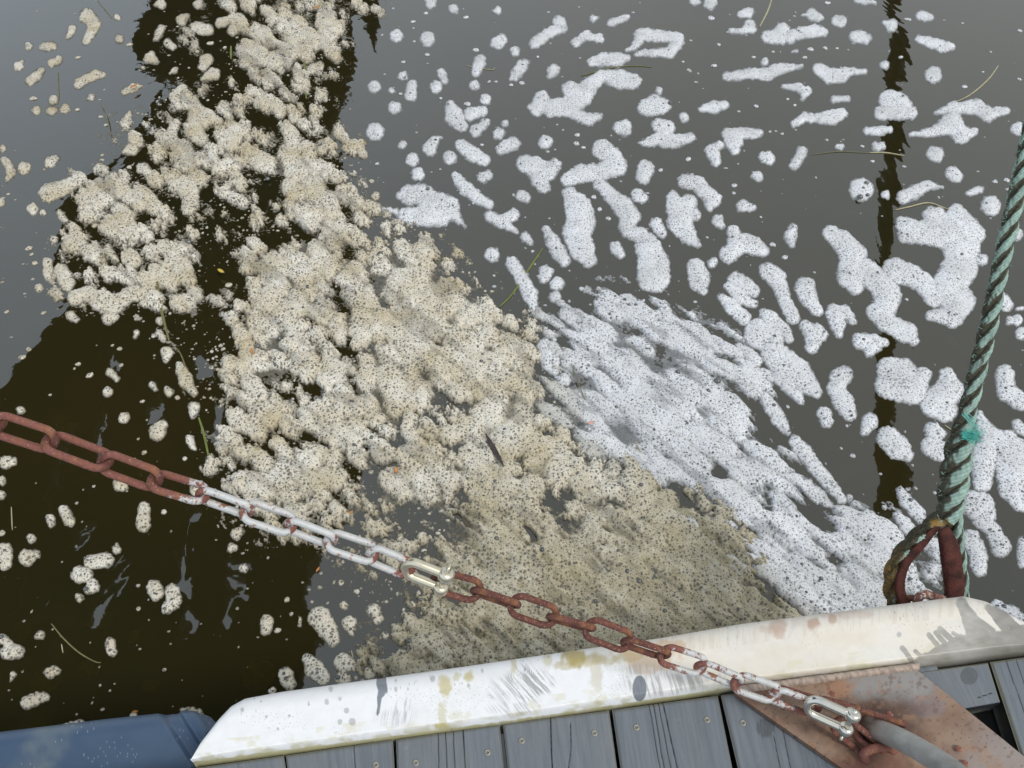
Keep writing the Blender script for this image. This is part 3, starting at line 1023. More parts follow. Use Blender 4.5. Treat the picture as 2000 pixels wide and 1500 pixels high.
# pipe
GALV = Mat('galvanised_pipe')
gp = GALV.coords('Object')
gc = GALV.mix(GALV.ramp(GALV.noise(gp, 30, 5, .6), [(.3, 0), (.7, 1)]), (0.27, 0.26, 0.235), (0.46, 0.455, 0.44))
gc = GALV.mix(GALV.attr('rust'), gc, (0.12, 0.055, 0.032))
GALV.set(Base_Color=gc, Roughness=0.45, Metallic=0.35)
GALV.bump(GALV.noise(gp, 300, 4), .25, .001)
pts = np.array([on_plane(1695, 1418, PZ + .004), on_plane(1708, 1424, PZ + .018), on_plane(1745, 1438, PZ + .035), on_plane(1795, 1464, PZ + .06),
                on_plane(1860, 1506, PZ + .10), on_plane(1960, 1590, PZ + .17), on_plane(2120, 1760, PZ + .30)])
Pp = resample(pts, 120)
V, Q = sweep(Pp - BO, 0.0142, 32)
rs = np.repeat(np.clip(1 - np.arange(120) / 16, 0, 1), 32)
mesh_np('pipe', V, Q, GALV.m, bracket, attr={'rust': np.concatenate([rs, [1, 0]])})
# weld bead and eye round the pipe foot
a = np.linspace(0, 2 * np.pi, 48, endpoint=False)
wb = on_plane(1700, 1428, PZ + 0.001) + np.stack([0.021 * np.cos(a), 0.020 * np.sin(a), 0 * a], 1)
V, Q = sweep(wb - BO, 0.004 * (1 + .3 * rng.rand(48)), 10, closed=True)
mesh_np('weld_collar', V, Q, CHAIN, bracket, attr={'rust': np.ones(len(V))})
eye = resample(np.array([on_plane(1690, 1484, PZ + .001), on_plane(1688, 1472, PZ + .016), on_plane(1708, 1462, PZ + .022), on_plane(1735, 1460, PZ + .012), on_plane(1745, 1466, PZ)]), 40)
V, Q = sweep(eye - BO, 0.0055, 12)
mesh_np('eye_loop', V, Q, CHAIN, bracket, attr={'rust': np.ones(len(V))})
for x, y in ((1738, 1395), (1872, 1462), (1885, 1491), (1626, 1355)):
    v, q = icodome(0.0045, 12, 4)
    v[:, 2] *= .35
    b_ = mesh_np('rivet', v, q, CHAIN, bracket, attr={'rust': np.ones(len(v))})
    b_.location = on_plane(x, y, PZ) - BO


# ------------------------------------------------------------------ chains
WIRE = 0.0042


def link_mesh(L, W, wire=WIRE, segs=14, n=64):
    """closed stadium along +X, centred, lying in XY; L, W are wire-centre sizes"""
    r = W / 2
    h = (L - W) / 2
    per = 2 * np.pi * r + 4 * h
    P = []
    for s in np.linspace(0, per, n, endpoint=False):
        if s < 2 * h: P.append((-h + s, -r, 0))
        elif s < 2 * h + np.pi * r:
            t = (s - 2 * h) / r; P.append((h + r * math.sin(t), -r * math.cos(t), 0))
        elif s < 4 * h + np.pi * r: P.append((h - (s - 2 * h - np.pi * r), r, 0))
        else:
            t = (s - 4 * h - np.pi * r) / r; P.append((-h - r * math.sin(t), r * math.cos(t), 0))
    P = np.array(P)
    rad = np.full(n, wire)
    weld = int(n * 0.22)
    rad[weld] *= 1.1
    return sweep(P, rad, segs, closed=True), P


def place(V, a, b, roll, view_ref=None):
    """map local X axis to a->b, local Y turned by roll from the horizontal across the chain, centred"""
    x = (b - a); L = np.linalg.norm(x); x = x / L
    mid = (a + b) / 2
    tocam = np.array([0, 0, CAM_Z]) - mid
    z0 = tocam - x * tocam.dot(x); z0 /= np.linalg.norm(z0)
    y0 = np.cross(z0, x)
    y = math.cos(roll) * y0 + math.sin(roll) * z0
    z = np.cross(x, y)
    return V @ np.array([x, y, z]) , mid


def chain(name, joints, depths, rolls, rusts, label, width=0.0245):
    J = at_depth(np.array([j[0] for j in joints]), np.array([j[1] for j in joints]), np.array(depths))
    root = empty(name, J[0])
    tag(root, label, 'chain')
    for i in range(len(J) - 1):
        a, b = J[i], J[i + 1]
        L = np.linalg.norm(b - a) + WIRE * 2.0
        (V, Q), P = link_mesh(L, width)
        n, segs = 64, 14
        ru = rusts[i]
        u = V[:, 0] / L + .5
        if hasattr(ru, '__len__'): rv = ru[0] + (ru[1] - ru[0]) * u
        else: rv = np.full(len(V), float(ru))
        rv = rv + .35 * (fbm(V[:, 0] * 90 + i * 7, V[:, 1] * 60, 60 + i) - .5) + .9 * (1 - sstep(.0, .09, u)) * .5 + .9 * sstep(.91, 1, u) * .5
        Vw, mid = place(V, a, b, rolls[i])
        o = mesh_np('link', Vw, Q, CHAIN, root, attr={'rust': rv})
        o.location = mid - J[0]
    return root, J


NJ = [(-5, 828), (99, 862), (205, 902), (303, 938), (396, 966), (483, 997), (567, 1025), (646, 1055), (727, 1082), (797, 1112)]
zz = np.interp(np.arange(10), [0, 9], [0.80, 0.915])
NJ = [(-108, 792)] + NJ
zz = np.concatenate([[0.787], zz])
for k_ in range(1, 9):
    NJ = [(-108 - 104 * k_, 792 - 35 * k_)] + NJ
    zz = np.concatenate([[0.787 - .013 * k_], zz])
rl = [R(-40), R(45)] * 3 + [R(-40)] + [R(-40), R(45), R(-32), R(38), R(-35), R(40), R(-62), R(28), R(-60), R(32), R(-42)]
rl = [-r for r in rl]
ru = [1] * 7 + [1, 1, 1, 1, 1, (1.15, .25), (.45, .1), (.22, .16), (.2, .12), (.12, .3), (.05, .55)]
chain('chain', NJ, zz, rl, ru, 'upper left chain with rusty links turning to bare zinc ones before the shackle')

NJ2 = [(852, 1134), (931, 1155), (1005, 1180), (1079, 1206), (1151, 1226), (1225, 1254), (1297, 1278), (1369, 1301), (1440, 1331), (1513, 1356), (1590, 1385)]
z2 = np.interp(np.arange(11), [0, 10], [0.925, 1.010])
rl2 = [R(24), R(80), R(20), R(82), R(22), R(70), R(30), R(60), R(35), R(50)]
ru2 = [1.3, 1.3, 1.3, 1.3, 1.3, 1.35, (.9, .15), (.55, .3), (.5, .15), (.2, .95)]
c2, J2 = chain('chain', NJ2, z2, rl2, ru2, 'brown rusty chain between the two shackles, crossing the white fender', width=0.0265)

# a short spare length lying on the plate
chain('chain', [(1524, 1345), (1598, 1368), (1668, 1387), (1757, 1415)], [1.012, 1.022, 1.028, 1.035], [R(84), R(70), R(75)], [1.4, 1.4, 1.4],
      'short dark rusty chain end lying on the steel plate above the lower shackle', width=0.022)
chain('chain', [(1638, 1412), (1712, 1472)], [1.012, 1.022], [R(20)], [1.3], 'single rusty link joining the lower shackle to the plate', width=0.026)


def shackle(a, b, roll, mat, mat_pin, label, wire=0.0056, width=0.026):
    """bow shackle: bow end at a, pin end at b"""
    root = empty('shackle', a)
    tag(root, label, 'shackle')
    L = np.linalg.norm(b - a)
    r = width / 2
    P = []
    for t in np.linspace(0, 1, 22): P.append((L / 2 + .0035 - t * (L - r), -r * (1 + .0 * t), 0))
    for t in np.linspace(0, np.pi, 24)[1:-1]: P.append((-L / 2 + r - .0035 - r * math.sin(t), -r * math.cos(t), 0))
    for t in np.linspace(0, 1, 22): P.append((-L / 2 + r - .0035 + t * (L - r), r, 0))
    P = np.array(P)
    V, Q = sweep(P, wire, 16)
    Vw, mid = place(V, a, b, roll)
    o = mesh_np('bow', Vw, Q, mat, root); o.location = mid - a
    for s in (-1, 1):
        pe = np.array([(L / 2 + .004, s * (r - wire * 1.15), 0), (L / 2 + .004, s * (r + wire * 1.15), 0)])
        V, Q = sweep(resample(pe, 6), np.array([.7, 1, 1, 1, 1, .7]) * wire * 1.75, 20, ref=(1, 0, 0))
        Vw, _ = place(V, a, b, roll)
        o = mesh_np('eye', Vw, Q, mat, root); o.location = mid - a
    pe = np.array([(L / 2 + .004, -r - wire * 2.1, 0), (L / 2 + .004, r + wire * 1.7, 0)])
    V, Q = sweep(resample(pe, 8), .0036, 14, ref=(1, 0, 0))
    Vw, _ = place(V, a, b, roll)
    o = mesh_np('pin', Vw, Q, mat_pin, root); o.location = mid - a
    # flattened pin head
    pe = np.array([(L / 2 + .004, -r - wire * 1.6, 0), (L / 2 + .004, -r - wire * 3.4, 0)])
    V, Q = sweep(resample(pe, 8), np.array([.6, .9, 1.1, 1.2, 1.2, 1.1, .9, .5]) * .0058, 16, ref=(1, 0, 0), squash=.42)
    Vw, _ = place(V, a, b, roll)
    o = mesh_np('pin_head', Vw, Q, mat, root); o.location = mid - a


sa, sb = at_depth(800, 1114, .905 * np.ones(())), at_depth(862, 1132, .915 * np.ones(()))
shackle(at_depth(797, 1108, np.array(.912)), at_depth(860, 1133, np.array(.912)), R(52) - math.pi, BRASSY, STAINLESS, 'silver shackle with golden tarnish joining the chain above the foam')
shackle(at_depth(1583, 1377, np.array(.992)), at_depth(1652, 1408, np.array(.978)), R(42), STAINLESS, STAINLESS, 'bright polished shackle at the rusty steel plate')

# ------------------------------------------------------------------ mooring rope with eye and thimble
rope = empty('mooring_rope', at_depth(1855, 1000, np.array(1.25)))
RO = np.array(rope.location)
tag(rope, 'thick green three-strand mooring rope, grimy, spliced round a rusty thimble', 'rope')


def rope_run(path_px, depths, rad_px, turns, tag_dirt, n=900, phase=0.0, strands=3, seed=0, name='strand'):
    P = at_depth(np.array([p[0] for p in path_px], float), np.array([p[1] for p in path_px], float), np.array(depths, float))
    rad = np.array(rad_px, float) / F_PX * np.array(depths)
    D = resample(np.hstack([P, rad[:, None]]), n)
    T, N, B_ = frames(D[:, :3], (0, 0, 1))
    s = np.concatenate([[0], np.cumsum(np.linalg.norm(np.diff(D[:, :3], axis=0), axis=1))])
    a = phase + turns * 2 * np.pi * s / s[-1]
    for k in range(strands):
        ak = a + 2 * np.pi * k / strands
        Rr = D[:, 3]
        cen = D[:, :3] + (Rr * .54)[:, None] * (np.cos(ak)[:, None] * N + np.sin(ak)[:, None] * B_)
        segs = 36
        th = np.linspace(0, 2 * np.pi, segs, endpoint=False)
        tw = a[:, None] * -1.6
        ridge = 1 + .045 * np.cos(9 * (th[None] + tw)) + .05 * (fbm(s[:, None] * 400 + seed, th[None] * 4 + k * 7, seed + 3) - .5)
        V, Q = sweep(cen, (Rr * .53)[:, None] * ridge, segs, ref=(0, 0, 1))
        VV = V[:n * segs].reshape(n, segs, 3)
        # distance from the rope axis: grooves hold the dirt
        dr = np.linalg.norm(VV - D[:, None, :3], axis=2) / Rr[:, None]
        px, py, _ = project(VV[..., 0], VV[..., 1], VV[..., 2])
        nz = fbm(px / 7, py / 16, 30 + seed)
        nz2 = fbm(px / 28, py / 40, 31 + seed)
        clean = np.ones(px.shape + (3,)) * np.array([0.40, 0.57, 0.49])
        clean = clean * (0.35 + .95 * fbm(px / 3, py / 7, 35 + seed))[..., None]
        fibre = .5 + .5 * np.cos(9 * (th[None] + tw))
        clean = clean * (.74 + .3 * fibre[..., None])
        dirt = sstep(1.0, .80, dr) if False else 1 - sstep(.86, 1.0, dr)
        cx = np.interp(py, [p[1] for p in path_px][::(1 if path_px[0][1] < path_px[-1][1] else -1)], [p[0] for p in path_px][::(1 if path_px[0][1] < path_px[-1][1] else -1)])
        side = np.clip((cx - px) / (np.mean(rad_px)), -1, 1)            # the left flank is overgrown
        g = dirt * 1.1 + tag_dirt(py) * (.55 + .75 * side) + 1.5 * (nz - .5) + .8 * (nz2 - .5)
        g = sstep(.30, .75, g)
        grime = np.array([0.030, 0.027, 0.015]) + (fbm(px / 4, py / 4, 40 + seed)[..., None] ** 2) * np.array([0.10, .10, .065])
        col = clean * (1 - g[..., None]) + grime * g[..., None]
        rust = tag_rust(px, py)
        col = mixc_(col, rust * sstep(.35, .6, nz), (0.30, 0.17, 0.035))
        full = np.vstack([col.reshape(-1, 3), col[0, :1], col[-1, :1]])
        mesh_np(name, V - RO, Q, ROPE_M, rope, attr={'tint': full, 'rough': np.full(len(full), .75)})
    return D


def tag_rust(px, py):
    return .9 * (1 - sstep(.6, 1.1, np.hypot((px - 1836) / 26, (py - 1022) / 12))) + .75 * sstep(1045, 1130, py) * sstep(1850, 1770, px) if False else \
        .9 * (1 - sstep(.6, 1.1, np.hypot((px - 1836) / 26, (py - 1022) / 12))) + .8 * sstep(1050, 1120, py) * (1 - sstep(1770, 1850, px))


main_px = [(2300, -700), (2160, -320), (2062, 40), (2030, 170), (2003, 300), (1977, 420), (1952, 530), (1930, 640), (1905, 740), (1886, 820), (1876, 862), (1866, 920), (1858, 975), (1850, 1015)]
main_d = [1.22, 1.21, 1.20, 1.20, 1.20, 1.205, 1.21, 1.215, 1.22, 1.225, 1.228, 1.235, 1.24, 1.245]
main_r = [14, 14, 14, 14, 14.5, 15, 15, 15.5, 15.5, 16.5, 23, 26, 24.5, 21]
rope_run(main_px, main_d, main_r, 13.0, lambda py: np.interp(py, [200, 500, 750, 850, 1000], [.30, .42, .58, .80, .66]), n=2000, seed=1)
lastp = at_depth(1850, 1015, np.array(1.245))
# eye legs round the thimble
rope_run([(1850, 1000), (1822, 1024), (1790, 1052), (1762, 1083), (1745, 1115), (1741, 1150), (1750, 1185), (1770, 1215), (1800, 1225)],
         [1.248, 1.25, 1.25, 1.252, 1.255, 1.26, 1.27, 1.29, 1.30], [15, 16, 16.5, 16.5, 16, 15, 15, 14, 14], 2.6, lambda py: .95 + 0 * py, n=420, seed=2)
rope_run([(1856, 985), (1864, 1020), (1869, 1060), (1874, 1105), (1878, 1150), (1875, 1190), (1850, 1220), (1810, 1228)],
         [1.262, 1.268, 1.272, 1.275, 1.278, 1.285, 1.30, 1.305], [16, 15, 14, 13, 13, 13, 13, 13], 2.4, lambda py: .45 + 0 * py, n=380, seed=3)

# broken filaments and weed fuzz
fv, fq, ft = [], [], []
basei = 0
def hair(p0, d, length, r, curl, col):
    global basei
    n = 6
    P = [np.array(p0, float)]
    d = np.array(d, float)
    for i in range(n - 1):
        d = d + curl * rng.randn(3)
        d /= np.linalg.norm(d)
        P.append(P[-1] + d * length / (n - 1))
    V, Q = sweep(np.array(P), np.linspace(r, r * .4, n), 4, ref=(.3, .2, .9), caps=False)
    fv.append(V); fq.append(Q + basei); basei += len(V); ft.append(np.tile(col, (len(V), 1)))
mp = np.array(main_px, float)
for i in range(760):
    py = rng.uniform(60, 1015)
    side = rng.choice([-1, -1, 1])
    cxp = np.interp(py, mp[:, 1], mp[:, 0]); rr = np.interp(py, mp[:, 1], main_r); dd = np.interp(py, mp[:, 1], main_d)
    p0 = at_depth(cxp + side * rr * rng.uniform(.55, .97), py, np.array(dd - .004))
    dirn = np.array([side * .9, rng.uniform(-.5, .5), rng.uniform(-.2, .6)])
    hair(p0, dirn, rng.uniform(.003, .008), .00045, .35, np.array([.05, .045, .03]) if rng.rand() < .75 else np.array([.3, .5, .42]))
for i in range(420):
    k = rng.rand()
    pth = np.array([(1822, 1024), (1790, 1052), (1762, 1083), (1745, 1115), (1741, 1150), (1750, 1185)], float)
    q = k * 5; j = min(4, int(q)); c = pth[j] + (pth[j + 1] - pth[j]) * (q - j)
    nrm2 = np.array([-(pth[j + 1] - pth[j])[1], (pth[j + 1] - pth[j])[0]]); nrm2 /= np.linalg.norm(nrm2)
    c = c + nrm2 * rng.uniform(-2, 15)
    hair(at_depth(c[0], c[1], np.array(1.238)), (nrm2[0], -nrm2[1], .3), rng.uniform(.003, .007), .0005, .5, np.array([.05, .04, .018]))
f_ = mesh_np('weed_fuzz', np.vstack(fv) - RO, np.vstack(fq), ROPE_M, rope, attr={'tint': np.vstack(ft), 'rough': np.full(basei, .8)})
f_['kind'] = 'stuff'
fv, fq, ft, basei = [], [], [], 0
for i in range(130):
    p0 = at_depth(1884 + rng.randn() * 4, 850 + rng.randn() * 4, np.array(1.19))
    d = np.array([1.0, -.1 + rng.randn() * .25, .1 + rng.randn() * .25])
    hair(p0, d, rng.uniform(.012, .028), .0005, .20, np.array([.12, .62, .52]) * rng.uniform(.6, 1.2))
for i in range(14):
    p0 = at_depth(1885 + rng.randn() * 3, 812 + rng.randn() * 5, np.array(1.19))
    hair(p0, (.15 + .2 * rng.randn(), -1, .1), .045, .0005, .08, np.array([.25, .66, .56]))
f_ = mesh_np('frayed_tuft', np.vstack(fv) - RO, np.vstack(fq), ROPE_M, rope, attr={'tint': np.vstack(ft), 'rough': np.full(basei, .6)})
f_['kind'] = 'stuff'

# thimble: a teardrop gutter of rusted steel
thimble = empty('thimble', at_depth(1850, 1030, np.array(1.245)))
TO = np.array(thimble.location)
tag(thimble, 'rusty brown teardrop thimble inside the eye of the green rope', 'thimble')


def gutter(path, dep, wid, depth_, face, name):
    P = at_depth(np.array([p[0] for p in path], float), np.array([p[1] for p in path], float), np.array(dep, float))
    w = np.array(wid) / F_PX * np.mean(dep)
    D = resample(np.hstack([P, w[:, None]]), 70)
    T, N, B_ = frames(D[:, :3], face)
    prof = [(-1, .75), (-1.04, 0.0), (-.7, -.45), (-.25, -.62), (.25, -.62), (.7, -.45), (1.04, 0), (1, .75), (.82, .75), (.8, .1), (.5, -.2), (0, -.35), (-.5, -.2), (-.8, .1), (-.82, .75)]
    V = np.stack([D[:, :3] + (a * D[:, 3] / 2)[:, None] * B_ + (-b * D[:, 3] / 2 * depth_)[:, None] * N for a, b in prof], 1)
    V = V + .0008 * (rng.rand(*V.shape) - .5)
    mesh_np(name, V.reshape(-1, 3) - TO, grid_faces(70, len(prof), True), THIMBLE, thimble)


gutter([(1842, 1030), (1856, 1070), (1862, 1110), (1866, 1150), (1862, 1190)], [1.245] * 5, [22, 36, 37, 36, 33], .6, (0, -.7, 1), 'leg')
gutter([(1834, 1026), (1805, 1060), (1775, 1095), (1762, 1125), (1760, 1152), (1770, 1180), (1795, 1200)], [1.24] * 7, [16, 21, 22, 23, 24, 24, 22], .6, (.9, -.2, .8), 'leg')

# rusty shackle under the thimble, half hidden by the fender
shk = empty('shackle', at_depth(1808, 1170, np.array(1.25)))
SO = np.array(shk.location)
tag(shk, 'rusty white-worn shackle below the thimble, half hidden by the fender', 'shackle')
V, Q = sweep(at_depth(1808 + 17 * np.cos(a), 1176 + 15 * np.sin(a), 1.235 + .008 * np.sin(a)) - SO, .0068, 14, closed=True)
mesh_np('bow', V, Q, CHAIN, shk, attr={'rust': .35 + .5 * rng.rand(len(V))})
V, Q = sweep(resample(np.array([at_depth(1822, 1165, np.array(1.225)), at_depth(1845, 1173, np.array(1.225))]), 8) - SO, .0068, 14)
mesh_np('pin', V, Q, CHAIN, shk, attr={'rust': np.full(len(V), .55)})
V, Q = sweep(at_depth(1780 + 16 * np.cos(a), 1180 + 12 * np.sin(a), 1.25 + .0 * a) - SO, .0055, 12, closed=True)
mesh_np('ring', V, Q, CHAIN, shk, attr={'rust': np.full(len(V), 1.)})

